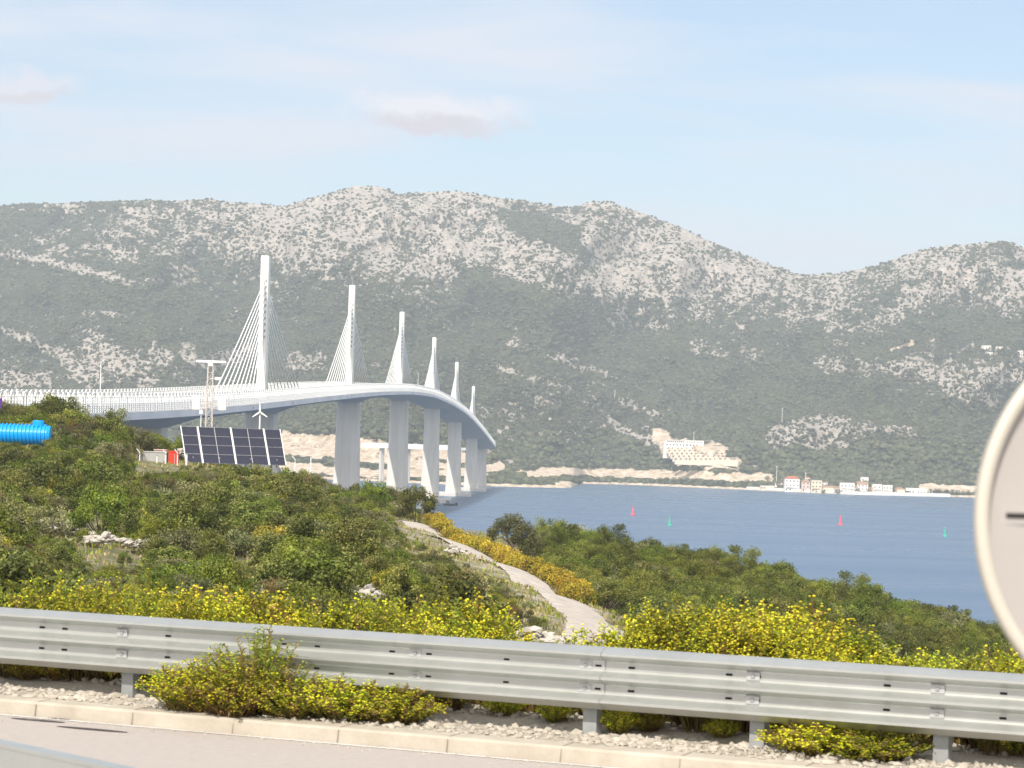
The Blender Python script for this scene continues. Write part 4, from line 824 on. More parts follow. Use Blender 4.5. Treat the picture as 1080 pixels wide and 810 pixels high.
# lattice mast with radar
d_ = 264; c = P(219, 490, d_); e = empty('lattice_mast', (c[0], c[1], 0)); tag(e, 'slim lattice mast with a white radar bar and drum aerials', 'mast')
zb1 = gz(c[0], c[1]) - .5; ztp = P(218, 386, d_)[2]
M['mastm'] = mat('mast steel', (.55, .50, .46), .6, .2)
mb = MB(); hw = .36; cs4 = [(-hw, -hw), (hw, -hw), (hw, hw), (-hw, hw)]
for a, b in cs4: mb.bar((a, b, zb1), (a * .7, b * .7, ztp), .07)
nz = int((ztp - zb1) / .7)
for j in range(nz):
    za_, zb_ = zb1 + j * .7, zb1 + (j + 1) * .7; k = 1 - .3 * j / nz
    for q_ in range(4):
        a, b = cs4[q_], cs4[(q_ + 1) % 4]; mb.bar((a[0] * k, a[1] * k, za_), (b[0] * k, b[1] * k, zb_), .035); mb.bar((a[0] * k, a[1] * k, zb_), (b[0] * k, b[1] * k, zb_), .035)
mb.build('tower', M['mastm'], e)
mb = MB(); mb.tube([(0, 0, ztp), (0, 0, ztp + .3)], .26, 10); mb.build('radar_base', M['white'], e)
mb = MB(); mb.box(-1.45, 1.45, -.12, .12, ztp + .34, ztp + .56, rz=R(8)); mb.build('radar_bar', M['white'], e)
zdm = P(202, 425, d_)[2]
for sx in (-1, 1):
    mb = MB(); mb.bar((0, -.2, zdm), (sx * 1.0, -.2, zdm), .08); mb.bar((0, -.2, zdm - .5), (sx * 1.0, -.2, zdm - .5), .06); mb.build('arm', M['mastm'], e)
    mb = MB(); mb.loft([[(sx * 1.28 + r_ * .72 * math.cos(a), -.2 + r_ * .5 * math.sin(a), zdm + z * .68) for a in np.linspace(0, 2 * math.pi, 14, endpoint=False)] for z, r_ in ((-1, .45), (-.9, .56), (.85, .56), (1, .42))]); mb.build('drum_aerial', M['white'], e, smooth=False)
mb = MB(); mb.box(.5, 1.1, -.3, .0, P(225, 399, d_)[2] - .15, P(225, 399, d_)[2] + .12); mb.bar((0, -.1, P(225, 399, d_)[2]), (.6, -.1, P(225, 399, d_)[2]), .06); mb.build('camera_box', M['white'], e)
for zz_, r_ in ((P(213, 435, d_)[2], .2),): mb = MB(); mb.tube([(-.75, -.4, zz_ - .15), (-.75, -.4, zz_ + .2)], r_, 10); mb.bar((-.75, -.4, zz_ - 6), (-.75, -.4, zz_ + .3), .06); mb.build('side_aerial', M['white'], e)
# grey container
def cabin(name, x0, x1, yt, yb, d, dep, m, label, cat, ribs=0, lid=None):
    a, b = P(x0, yb, d), P(x1, yb, d); w = b[0] - a[0]; h = P((x0 + x1) / 2, yt, d)[2] - a[2]; e = empty(name, ((a[0] + b[0]) / 2, d, a[2])); tag(e, label, cat)
    mb = MB(); mb.box(-w / 2, w / 2, 0, dep, -1.5, h); mb.build('body', m, e)
    if ribs:
        mb = MB()
        for i in range(ribs): x_ = -w / 2 + w * (i + .5) / ribs; mb.box(x_ - w / ribs * .25, x_ + w / ribs * .25, -.04, -.002, -1.5, h - .08)
        mb.build('ribbing', m, e)
    mb = MB(); mb.box(-w / 2 - .05, w / 2 + .05, -.07, dep + .05, h + .002, h + .09); mb.build('lid', lid or m, e)
    mb = MB(); mb.box(w * .15, w * .15 + .05, -.10, -.045, .1, h - .2); mb.build('latch', M['zincdark'], e); return e
cabin('container', 145, 175.5, 477, 492, 252, 2.4, mat('grey container paint', (.42, .42, .41), .6, noise=(1, (.35, .35, .34), .2)), 'long light grey metal container inside the fenced compound', 'container', 22)
cabin('cabinet', 162, 175, 474.8, 491.5, 255.2, 1.0, mat('pinkish cabinet paint', (.52, .36, .34), .6), 'pinkish cabinet showing just above the grey container', 'cabinet', 0)
cabin('tank_box', 177.5, 187, 476.5, 491, 252, 1.0, mat('red cabinet paint', (.62, .05, .025), .5), 'bright red box beside the solar panels', 'box', 5)
for i, (x, yt, yb, d, lab) in enumerate(((147, 473.5, 492, 250, 'bent-topped fence post at the left end of the grey container'), (165.3, 480, 492, 249.5, 'short straight fence post before the grey container'), (174.3, 474, 492, 250, 'bent-topped fence post between grey container and red box'), (186.9, 474, 492, 250, 'bent-topped fence post at the right of the red box'), (196.5, 479, 492, 251, 'thick short white post at the left foot of the solar panels'), (311, 481, 494, 255, 'bent-topped pale post right of the solar panels'), (327.5, 481, 498, 256, 'pale post farther right of the panels above the bushes'))):
    a = P(x, yb, d); h = P(x, yt, d)[2] - a[2]; e = empty('fence_post', a); tag(e, lab, 'fence post')
    mb = MB(); mb.tube([(0, 0, -1.5), (0, 0, h - (.35 if 'bent' in lab else 0))] + ([(-.28, -.1, h)] if 'bent' in lab else []), .09 if 'thick' in lab else .045, 8); mb.build('shaft', M['white'], e)
    mb = MB(); mb.tube([(0, 0, h - (.5 if 'bent' in lab else .08)), (0, 0, h - (.38 if 'bent' in lab else -.03))], .07 if 'thick' not in lab else .11, 8); mb.build('collar', M['zinc'], e)
# blue ribbed tank
d_ = 238; a, b = P(-30, 458, d_), P(51.5, 459, d_); rT = .95; e = empty('water_tank', (b[0], d_, b[2])); tag(e, 'bright blue ribbed plastic tank lying among the bushes', 'tank')
Lt = b[0] - a[0]; rings = []
for i in range(0, 161):
    x_ = -Lt + Lt * i / 160; ph_ = (i % 8) / 8.; r_ = rT * (1.0 if .25 < ph_ < .8 else .87)
    if i > 154: r_ = rT * (.93 - (i - 154) * .02)
    rings.append([(x_, rT + r_ * math.sin(t_) , r_ * math.cos(t_)) for t_ in np.linspace(0, 2 * math.pi, 28, endpoint=False)])
M['blue'] = mat('bright blue plastic', (.0, .30, .75), .4)
mb = MB(); mb.loft(rings); mb.build('barrel', M['blue'], e)
xm = P(38.5, 445, d_)[0] - b[0]; mb = MB(); mb.loft([[(xm + r_ * math.cos(t_), rT + r_ * math.sin(t_), z) for t_ in np.linspace(0, 2 * math.pi, 20, endpoint=False)] for z, r_ in ((rT * .8, .52), (rT + .22, .52), (rT + .24, .46), (rT + .34, .44))]); mb.build('manhole', M['blue'], e)
# purple panel at the left edge
a = P(-6, 445, 262); e = empty('notice_board', a); tag(e, 'purple board cut by the left picture edge below the bridge barrier', 'board')
mb = MB(); mb.box(-1.1, P(1.8, 440, 262)[0] - a[0], -.04, .04, P(0, 434, 262)[2] - a[2], P(0, 420, 262)[2] - a[2]); mb.build('panel', mat('purple board paint', (.09, .02, .22), .5), e)
for x_ in (-.8, .2): mb = MB(); mb.tube([(x_, .08, -2.5), (x_, .08, P(0, 421, 262)[2] - a[2])], .04, 6); mb.build('post', M['zincdark'], e)

# ------------------------------------------------------------------ plants
def crown_arrays(r, R_, H_, ncl, per, leaf, lw, base=.25, shape='dome', updir=None, clr=.30):
    """leaf clumps spread through an uneven crown"""
    C = []; 
    for _ in range(ncl):
        a = r.uniform(0, 2 * math.pi); 
        if shape == 'dome': u = r.rand() ** .8; z = H_ * (base + (1 - base) * math.sqrt(max(0, 1 - (1 - u) ** 2)) * .88) * r.uniform(.45, 1); rad_ = R_ * math.sqrt(max(0, 1 - (z / (H_ * 1.05)) ** 2)) * r.uniform(.25, 1) ** .6
        else: z = H_ * r.uniform(base, .95); rad_ = R_ * (1 - ((z / H_ - base) / (1.02 - base)) ** 1.6) * r.uniform(.2, 1) ** .5
        C.append((rad_ * math.cos(a), rad_ * math.sin(a), z))
    C = np.array(C); cr_ = R_ * clr * r.uniform(.55, 1.25, ncl); n = ncl * per
    d = r.randn(n, 3); d /= np.linalg.norm(d, axis=1)[:, None]
    ci = np.repeat(np.arange(ncl), per)
    c = C[ci] + d * cr_[ci][:, None] * (r.rand(n, 1) ** .45) * np.array((1, 1, .8))
    V, Q_ = leafquads(c, d, leaf, lw, r, updir=updir)
    tint = np.clip(.5 + (r.rand(ncl)[ci] - .5) * .7 + (r.rand(n) - .5) * .5, 0, 1)
    return V, Q_, np.repeat(tint, 4), C
def shrub_mesh(name, seed, R_, H_, m, ncl=34, per=80, leaf=.11, lw=.075, flowers=None, nfl=0, m2=None, frac2=0, **kw):
    r = np.random.RandomState(seed); V, Q_, tn, C = crown_arrays(r, R_, H_, ncl, per, leaf, lw, **kw)
    mi = np.zeros(len(Q_), int)
    if m2 is not None: g = r.rand(ncl) < frac2; mi[np.repeat(g, per)] = 2
    # bare stems inside
    mb = MB()
    for cc in C[::3]: mb.tube([(cc[0] * .05, cc[1] * .05, -.3), (cc[0] * .4, cc[1] * .4, cc[2] * .45), tuple(cc * .95)], [.035, .025, .01], 5, cap=False)
    sv = np.concatenate(mb.v); sq = np.array(mb.q)
    parts = [V, sv]; fs = [Q_, sq + len(V)]; mis = [mi, np.ones(len(sq), int)]; tns = [tn, np.full(len(sv), .5)]; nv = len(V) + len(sv)
    if flowers is not None:
        ci = r.randint(0, ncl, nfl); d = r.randn(nfl, 3); d[:, 2] = np.abs(d[:, 2]) * 1.0 + .1; d /= np.linalg.norm(d, axis=1)[:, None]
        fc = C[ci] + d * R_ * .40 * r.uniform(.8, 1.15, (nfl, 1)); fv, fq = leafquads(fc, d, leaf * 1.0, leaf * .9, r, .5)
        parts.append(fv); fs.append(fq + nv); mis.append(np.full(len(fq), 3)); tns.append(np.repeat(r.rand(nfl), 4))
    mats_ = [m, M['bark'], m2 or m, flowers or m]
    o = mesh_np(name, np.concatenate(parts), np.concatenate(fs), mats_, mi=np.concatenate(mis), attrs={'tint': np.concatenate(tns)})
    me = o.data; bpy.data.objects.remove(o); return me
PR = {}
PR['ever'] = [shrub_mesh('evergreen_shrub', 10 + k, 1.35, 1.7 + .2 * k, M['leaf_ever'] if k != 2 else M['leaf_bright'], ncl=36, per=150, leaf=.095, lw=.065, m2=M['leaf_bright'], frac2=.25) for k in range(4)]
PR['olive'] = [shrub_mesh('grey_shrub', 20 + k, 1.2, 1.5 + .2 * k, M['leaf_olive'], ncl=30, per=140, leaf=.095, lw=.05, m2=M['leaf_brown'] if k == 1 else M['leaf_olive'], frac2=.3) for k in range(3)]
PR['fresh'] = [shrub_mesh('fresh_shrub', 30 + k, 1.2, 1.2 + .15 * k, M['leaf_bright'], ncl=30, per=140, leaf=.09, lw=.045) for k in range(3)]
PR['brown'] = [shrub_mesh('brown_shrub', 40 + k, 1.1, 1.2, M['leaf_brown'], ncl=26, per=120, leaf=.09, lw=.055, m2=M['leaf_olive'], frac2=.5) for k in range(2)]
PR['mound'] = [shrub_mesh('yellow_mound', 50 + k, .85, .95, M['weed_dry'], ncl=26, per=60, leaf=.10, lw=.04, flowers=M['flower_dull'], nfl=800, m2=M['weed'], frac2=.4) for k in range(3)]
PR['gold'] = [shrub_mesh('golden_shrub', 56 + k, 1.1, 1.25, M['leaf_gold'], ncl=32, per=130, leaf=.09, lw=.05, m2=M['leaf_bright'], frac2=.3) for k in range(2)]
PR['pine'] = [shrub_mesh('pine_tree', 60 + k, 1.7, 2.2 + .25 * k, M['leaf_pine'], ncl=60, per=120, leaf=.11, lw=.055, base=.12, shape='dome', m2=M['leaf_ever'] if k % 2 else M['leaf_bright'], frac2=.2, clr=.27) for k in range(4)]
KIND = {'ever': ('evergreen_shrub', 'shrub'), 'olive': ('grey_green_shrub', 'shrub'), 'fresh': ('light_green_shrub', 'shrub'), 'brown': ('brown_shrub', 'shrub'), 'mound': ('yellow_flowering_shrub', 'shrub'), 'gold': ('yellow_leaved_shrub', 'shrub'), 'pine': ('young_pine', 'tree')}
def plant(kind, k, x, y, sc, label, group=None, rz=None, name=None, sz=1.0, dz=-.12, cat=None):
    o = bpy.data.objects.new(name or KIND[kind][0], PR[kind][k % len(PR[kind])]); COL.objects.link(o)
    o.location = (x, y, gz(x, y) + dz); o.scale = (sc, sc, sc * sz); o.rotation_euler = (0, 0, rng.uniform(0, 6.28) if rz is None else rz)
    tag(o, label, cat or KIND[kind][1], group); return o
def atg(x, y, d):                                                # ground position seen in column x at depth d
    p = P(x, y, d); return p[0], p[1]
taken = []
# singled-out plants
def special(kind, k, x, d, sc, label, **kw): X, Y = atg(x, 560, d); plant(kind, k, X, Y, sc, label, **kw); taken.append((X, Y, sc * 1.3))
special('ever', 1, 438, 252, 1.5, 'round dark evergreen bush at the top end of the gravel track', sz=1.35)
special('olive', 0, 256, 150, 1.35, 'round pale grey-green bush in the middle of the left slope')
special('olive', 2, 50, 150, 1.2, 'grey-green dome bush below the white rocks on the left')
special('olive', 1, 350, 262, 1.0, 'rounded grey-green bush on the crest in front of a bridge pier')
special('brown', 0, 492, 128, 1.3, 'reddish-brown bush low on the slope near the track')
special('gold', 0, 305, 150, 1.15, 'large yellow-green flowering bush right of the pale grey bush')
special('gold', 1, 164, 190, 1.1, 'yellow-leaved bush just below the grey container, fuller than its neighbours')
special('gold', 2, 215, 180, 1.15, 'broad yellowing bush below the left half of the solar panels')
special('ever', 0, 60, 268, 2.0, 'tall dark bush on the left crest standing before the bridge barrier', sz=1.2)
special('ever', 3, 118, 262, 1.7, 'dark bush on the left crest right of the tallest one', sz=1.15)
special('fresh', 0, 90, 250, 1.5, 'bright green bush right of the blue tank', sz=1.3)
special('ever', 2, 392, 240, 1.5, 'dark bush at the end of the crest left of the track')
# yellow mounds along the far side of the track
ordn = ['farthest', 'second farthest', 'third farthest', 'fourth farthest', 'fifth farthest', 'sixth farthest', 'seventh farthest', 'eighth farthest', 'ninth farthest', 'tenth farthest', 'eleventh farthest', 'twelfth farthest', 'thirteenth farthest', 'fourteenth farthest', 'fifteenth farthest', 'sixteenth farthest', 'seventeenth farthest', 'eighteenth farthest', 'nineteenth farthest', 'twentieth farthest']
ordn += ['twenty-%s farthest' % w for w in 'first second third fourth fifth sixth seventh eighth ninth'.split()] + ['thirtieth farthest'] + ['thirty-%s farthest' % w for w in 'first second third fourth fifth sixth seventh eighth ninth'.split()] + ['fortieth farthest'] + ['forty-%s farthest' % w for w in 'first second third fourth'.split()]
cum = np.concatenate([[0], np.cumsum(np.linalg.norm(np.diff(sp_, axis=0), axis=1))])
mr_ = np.random.RandomState(4); pos_ = -3.0; j = 0; Lm = 78
while pos_ < Lm:
    px_ = np.interp(max(pos_, 0), cum, sp_[:, 0]); py_ = np.interp(max(pos_, 0), cum, sp_[:, 1]) + (-pos_ if pos_ < 0 else 0)
    i_ = min(int(np.searchsorted(cum, max(pos_, 0))), len(sp_) - 2); d = sp_[i_ + 1] - sp_[i_]; d /= np.linalg.norm(d); nr = np.array((-d[1], d[0]))
    if nr[0] < 0: nr = -nr
    for side_o in ((2.5, 3.6) if pos_ > 10 else (2.3,)):
        q_ = np.array((px_, py_)) + nr * (side_o + mr_.uniform(-.2, .3)) + d * mr_.uniform(-.5, .5)
        first = side_o == (2.5 if pos_ > 10 else 2.3)
        nf = sum(1 for o in bpy.data.objects if o.get('group') == 'yellow bushes along the gravel track')
        plant('mound', j, q_[0], q_[1], mr_.uniform(.95, 1.3) if first else mr_.uniform(.9, 1.2), ('ochre-yellow bush in the trackside hedge, %s one of the front row' % (ordn[nf] if nf < len(ordn) else 'nearest')) if first else 'ochre-yellow bush in the rear row of the trackside hedge', 'yellow bushes along the gravel track' if first else 'rear row of yellow trackside bushes'); taken.append((q_[0], q_[1], .9)); j += 1
    pos_ += mr_.uniform(1.7, 2.3)
X, Y = atg(600, 610, 168); plant('mound', 1, X + .4, Y, 1.25, 'round ochre-yellow bush standing apart at the near end of the trackside hedge'); taken.append((X, Y, 1.5))
# rocks
def rock_mesh(seed, R_, H_, n=16):
    n = 75
    r = np.random.RandomState(seed); Vs = []; Fs_ = []; nv = 0
    for i in range(n):
        v = iv * r.uniform(.45, 1.4, (12, 1)); s_ = R_ * min(.26, .05 + r.gamma(1.5, .045)); a = r.uniform(0, 6.28); rr = R_ * r.rand() ** .6
        v = v * s_ * np.array((1.3, 1.0, .75)) + (rr * math.cos(a), rr * math.sin(a) * .7, H_ * r.uniform(0, .8) * (1 - rr / R_ * .7)); Vs.append(v); Fs_.append(iF + nv); nv += 12
    o = mesh_np('limestone_outcrop', np.concatenate(Vs), np.concatenate(Fs_), M['stone']); me = o.data; bpy.data.objects.remove(o); return me
RK = [rock_mesh(70 + k, 1.2, .7, 26) for k in range(4)]
M['stone'].node_tree.nodes['Principled BSDF'].inputs['Base Color'].default_value = (.5, .47, .43, 1)
for i, (x, y, d, sc, lab) in enumerate(((60, 557, 165, 1.5, 'broad pale rock ledge upper left above a grey-green bush'), (38, 560, 164, 1.0, 'small pale rock left of the broad rock ledge'), (98, 573, 150, 1.0, 'white rock right of the grey-green dome bush'), (112, 585, 142, .9, 'white rock below two others on the left slope'), (146, 588, 140, .8, 'small white rock on bare soil, right of the left-hand rocks'), (62, 484, 215, 1.3, 'tan boulder beside the blue tank'), (390, 626, 122, .85, 'white boulder low on the slope just above the rail'), (565, 665, 112, 1.1, 'heap of white rubble at the near foot of the track'), (605, 590, 205, 1.2, 'pale rock behind the yellow trackside hedge'), (632, 604, 195, 1.4, 'white rocks between hedge and dense green trees'), (650, 620, 180, 1.2, 'white rocks at the edge of the green trees near the track end'), (480, 596, 190, .9, 'small white rocks on the near verge of the track'), (408, 583, 205, .8, 'pale stones left of the upper part of the track'), (385, 560, 222, .8, 'pale stones among bushes on the crest left of the track top'), (70, 417, 285, .9, 'round tan boulder on the crest before the bridge barrier'), (192, 452, 262, 1.6, 'flat tan rock on the crest left of the solar panels'))):
    X, Y = atg(x, y, d); o = bpy.data.objects.new('limestone_outcrop', RK[i % 4]); COL.objects.link(o); o.location = (X, Y, gz(X, Y) + (1.2 if i == 14 else .25)); o.scale = (sc * 1.15, sc, sc); o.rotation_euler.z = i * 1.3; tag(o, lab, 'rock'); taken.append((X, Y, sc * 1.6))
# the lone tree against the water, with a bent trunk
def lone_tree():
    X, Y = atg(540, 540, 236); z = gz(X, Y); e = empty('tree', (X, Y, z)); tag(e, 'dark brownish tree with arching crown standing out against the water', 'tree')
    r = np.random.RandomState(8); mb = MB(); mb.tube([(.5, 0, -.3), (.3, 0, 1.3), (-.3, 0, 2.3), (-.6, .1, 3.3)], [.16, .13, .1, .05], 8)
    for a in ((-1.6, .2, 2.2), (-.9, -.5, 3.6), (1.1, .3, 3.4), (.3, .6, 4.0)): mb.tube([(.2, 0, 1.6), (a[0] * .5, a[1] * .5, 2.5), a], [.09, .06, .02], 6)
    mb.build('trunk', M['bark'], e)
    cl = [(-2.0, 0, 1.5, .35), (-1.9, .1, 2.2, .45), (-1.6, 0, 2.9, .6), (-1.0, .2, 3.5, .7), (-.3, -.1, 3.9, .75), (.4, .2, 3.9, .8), (1.1, 0, 3.4, .8), (1.7, .1, 2.9, .7), (.6, -.3, 3.0, .7), (-.4, .2, 3.1, .6), (1.6, 0, 2.1, .7), (.9, .3, 2.2, .7), (1.2, -.2, 1.4, .7), (2.2, .2, 2.0, .6), (.3, 0, 2.4, .45), (1.9, 0, 1.2, .7)]
    Vs = []; ds = []; tn = []
    for x, y, zc, rad_ in cl:
        n = 800; d = r.randn(n, 3); d /= np.linalg.norm(d, axis=1)[:, None]; Vs.append(np.array((x, y, zc)) + d * rad_ * (r.rand(n, 1) ** .5)); ds.append(d); tn.append(np.clip(r.rand() * .5 + r.rand(n) * .5, 0, 1))
    V, Q_ = leafquads(np.concatenate(Vs), np.concatenate(ds), .14, .09, r); mesh_np('crown', V, Q_, [M['leaf_brn']], e, attrs={'tint': np.repeat(np.concatenate(tn), 4)})
    taken.append((X, Y, 2.5))
M['leaf_brn'] = leafmat('dark brownish leaves', (.05, .052, .018), (.085, .08, .03), (.14, .12, .05))
lone_tree()
# the dense scrub
rs = np.random.RandomState(12); pts = []
for Y in np.arange(42, 330, 2.05):
    hw = .205 * Y + 6
    for X in np.arange(-hw - 6, hw, 2.05): pts.append((X + rs.uniform(-.95, .95), Y + rs.uniform(-.95, .95)))
pts = np.array(pts); g_ = ground(pts[:, 0], pts[:, 1]); ok = g_ > 4
td = track_d(pts[:, 0], pts[:, 1]); per = (pts[:, 0] - RA[0]) * RN[0] + (pts[:, 1] - RA[1]) * RN[1]
trX = np.interp(pts[:, 1], sp_[::-1, 1], sp_[::-1, 0]); rightside = pts[:, 0] > trX
ok &= (td > 2.6) & (per > 9)
ix_, iy_ = proj(pts[:, 0], pts[:, 1], g_)
sx_, sy_ = sa.location.x, sa.location.y
ok &= ~((ix_ > 138) & (ix_ < 320) & (pts[:, 1] > 238) & (pts[:, 1] < 262)); ok &= ~((pts[:, 1] > 262) & (pts[:, 1] < 275) & (ix_ > 195) & (ix_ < 300))
ok &= ~((ix_ < 56) & (pts[:, 1] > 226) & (pts[:, 1] < 242)); ok &= ~((ix_ > 430) & (ix_ < 520) & (pts[:, 1] > 246) & (pts[:, 0] > -9) )
ok &= ~((ix_ < 140) & (ix_ > 25) & (iy_ > 548) & (iy_ < 600) & (rs.rand(len(pts)) < .6))           # bare patch with rocks
ok &= ~((~rightside) & (td < 7) & (rs.rand(len(pts)) < .55)); ok &= ~((rightside) & (td < 6.5) & (rs.rand(len(pts)) < .6))
for (a, b, r_) in taken: ok &= np.hypot(pts[:, 0] - a, pts[:, 1] - b) > r_ + .5
ok &= rs.rand(len(pts)) < np.where(rightside, .8, .80)
ok &= ~((ix_ > 488) & (ix_ < 572) & (pts[:, 1] > 198) & rightside)
tgx, tgy = proj(sp_[:, 0], sp_[:, 1], ground(sp_[:, 0], sp_[:, 1]) + .1)
SIGHT = ((143, 190, 494, 249), (200, 300, 487, 255), (345, 425, 516, 250), (-20, 50, 464, 236), (40, 78, 560, 163), (90, 120, 588, 140), (138, 150, 589, 138), (372, 408, 628, 120), (543, 585, 668, 110), (240, 272, 588, 148), (425, 462, 540, 250), (520, 565, 560, 232))
def blocked(hgt, wdt):
    tx_, ty_2 = proj(pts[:, 0], pts[:, 1], g_ + hgt); rpx = wdt * F / pts[:, 1]; bad = np.zeros(len(pts), bool)
    for a, b, dd in zip(tgx, tgy, sp_[:, 1]): bad |= ((pts[:, 1] < dd - 1) & (np.abs(tx_ - a) < rpx + 8) & (ty_2 < b + 4) & (iy_ > b - 4) & (dd - pts[:, 1] < 130))
    for x0_, x1_, yb_, dd in SIGHT: bad |= ((pts[:, 1] < dd) & (tx_ + rpx * .7 > x0_) & (tx_ - rpx * .7 < x1_) & (ty_2 < yb_ - 2) & (iy_ > yb_ - 30))
    return bad
n0 = len(pts); fp = np.array([(X + rs.uniform(-.6, .6), Y + rs.uniform(-.6, .6)) for Y in np.arange(60, 262, 1.25) for X in np.arange(-.205 * Y - 8, .12 * Y, 1.25)])
ftx = np.interp(fp[:, 1], sp_[::-1, 1], sp_[::-1, 0]); keep = fp[:, 0] < ftx; fp = fp[keep]
for (a, b, r_) in taken: fp = fp[np.hypot(fp[:, 0] - a, fp[:, 1] - b) > r_ * .8]
pts = np.vstack([pts, fp]); g_ = ground(pts[:, 0], pts[:, 1]); td = track_d(pts[:, 0], pts[:, 1]); per = (pts[:, 0] - RA[0]) * RN[0] + (pts[:, 1] - RA[1]) * RN[1]
ix_, iy_ = proj(pts[:, 0], pts[:, 1], g_); trX = np.interp(pts[:, 1], sp_[::-1, 1], sp_[::-1, 0]); rightside = pts[:, 0] > trX; ok = np.concatenate([ok, np.ones(len(fp), bool)])
zone2 = blocked(2.6, 1.6) & (td > 3.2) & (per > 12) & (g_ > 6) & ~((ix_ > 138) & (ix_ < 320) & (pts[:, 1] > 240)) & (rs.rand(len(pts)) < .62) & ~((ix_ > 30) & (ix_ < 135) & (iy_ > 552) & (iy_ < 590) & (rs.rand(len(pts)) < .5))
ok[n0:] &= zone2[n0:]
small = blocked(2.0, 1.2); mid = small & ~blocked(1.2, .7); ok &= ~blocked(.6, .35)
big = blocked(3.1, 1.9)
cap = np.where(mid, .6, np.where(small, .3, np.where(big, .95, 9.)))
pts, g_, rightside, ix_, iy_, td, per, cap = [a[ok] for a in (pts, g_, rightside, ix_, iy_, td, per, cap)]
zn = fbm(pts[:, 0] * .09 + 3, pts[:, 1] * .06, 3) ; zn2 = fbm(pts[:, 0] * .2 + 30, pts[:, 1] * .2, 3)
kinds = []
for i in range(len(pts)):
    u = rs.rand()
    if rightside[i] and pts[i, 1] > 95: k = 'pine' if (u < .62 and td[i] > 5) else ('ever' if u < .76 else ('olive' if u < .87 else ('fresh' if u < .95 else 'brown')))
    else:
        w_ = dict(ever=.36 + zn[i] * 1.2, olive=.27 - zn2[i], fresh=.15 - zn[i] * .8, brown=.06, gold=.11 + max(zn2[i], 0) * .5)
        ks = list(w_); ww = np.clip([w_[k] for k in ks], .01, 1); ww /= ww.sum(); k = ks[rs.choice(len(ks), p=ww)]
        if td[i] < 6 and not rightside[i]: k = ['brown', 'gold', 'fresh', 'olive'][rs.randint(4)]
    kinds.append(k)
kinds = np.array(kinds)
vis = (ix_ > -30) & (ix_ < 1110) & (iy_ > 400) & (iy_ < 760) & (pts[:, 1] > 60)
zone_lab = {('ever', 0): 'dark evergreen bush in the dense scrub left of the track', ('ever', 1): 'dark evergreen bush among the young pines right of the track',
            ('olive', 0): 'grey-green bush in the dense scrub left of the track', ('olive', 1): 'grey-green bush among the young pines right of the track',
            ('fresh', 0): 'bright green low bush in the scrub left of the track', ('fresh', 1): 'bright green low bush right of the track',
            ('brown', 0): 'dry brownish bush in the scrub left of the track', ('brown', 1): 'dry brownish bush among the young pines',
            ('mound', 0): 'yellowing flower-covered bush scattered in the left scrub', ('mound', 1): 'yellowing bush right of the track', ('gold', 0): 'yellow-leaved bush in the scrub left of the track', ('gold', 1): 'yellow-leaved bush right of the track', ('pine', 1): 'olive-green young pine on the slope falling to the water', ('pine', 0): 'young pine'}
zone_grp = lambda k, r_: {'ever': 'evergreen bushes', 'olive': 'grey-green bushes', 'fresh': 'light green bushes', 'brown': 'brownish bushes', 'mound': 'yellowing bushes', 'gold': 'yellow-leaved bushes', 'pine': 'young pines'}[k] + (' right of the track' if r_ else ' left of the track')
LOOK = {'ever': 'dark evergreen bush', 'olive': 'grey-green bush', 'fresh': 'bright green bush', 'brown': 'dry brownish bush', 'mound': 'yellowing bush', 'gold': 'yellow-leaved bush', 'pine': 'olive-green young pine'}
def where(i):
    x, y, d = ix_[i], iy_[i], pts[i, 1]
    if rightside[i]:
        if d < 95: return 'just beyond the weeds behind the rail' + (' in mid picture' if x < 780 else ' towards the right')
        if y < 585 and x < 640: return 'beside the dark lone tree by the water'
        if d > 200: return 'on the crest against the water' + (' left of the channel buoys' if x < 665 else (' below the coral red buoy' if x < 760 else (' under the village' if x < 940 else ' near the round sign')))
        if td[i] < 7: return 'behind the ' + ('near' if d < 185 else 'far') + ' half of the trackside hedge'
        if td[i] < 15: return 'a few metres beyond the trackside hedge' + (', nearer end' if d < 160 else '')
        return 'mid-slope' + (' above the tall yellow weeds' if x < 830 else (' left of the round sign' if x > 950 else ' right of the tall yellow weeds'))
    if d < 95: return 'low above the rail' + (' at the left edge' if x < 150 else (' left of the kerbside clump' if x < 320 else ' near the track foot'))
    if td[i] < 8: return 'on the near verge of the gravel track'
    if d > 225: return 'on the crest' + (' by the blue tank' if x < 90 else (' behind the grey container' if x < 190 else (' beside the solar panels' if x < 320 else ' right of the solar panels')))
    if x < 140: return 'around the white rocks on the left' if d < 175 else 'below the blue tank'
    if x < 240: return 'below the grey container' if d > 160 else 'between white rocks and pale round bush'
    if x < 330: return 'below the solar panels' if d > 160 else 'near the pale round bush'
    return 'on the upper slope left of the track top' if d > 160 else 'on the lower slope left of the track'
def lab_of(kd, i, sc):
    w = where(i); z = 'large ' if sc > 1.2 else ('small ' if sc < .72 else ''); return z + LOOK[kd] + ' ' + w, z + LOOK[kd] + ('s ' if kd == 'pine' else 'es ') + w
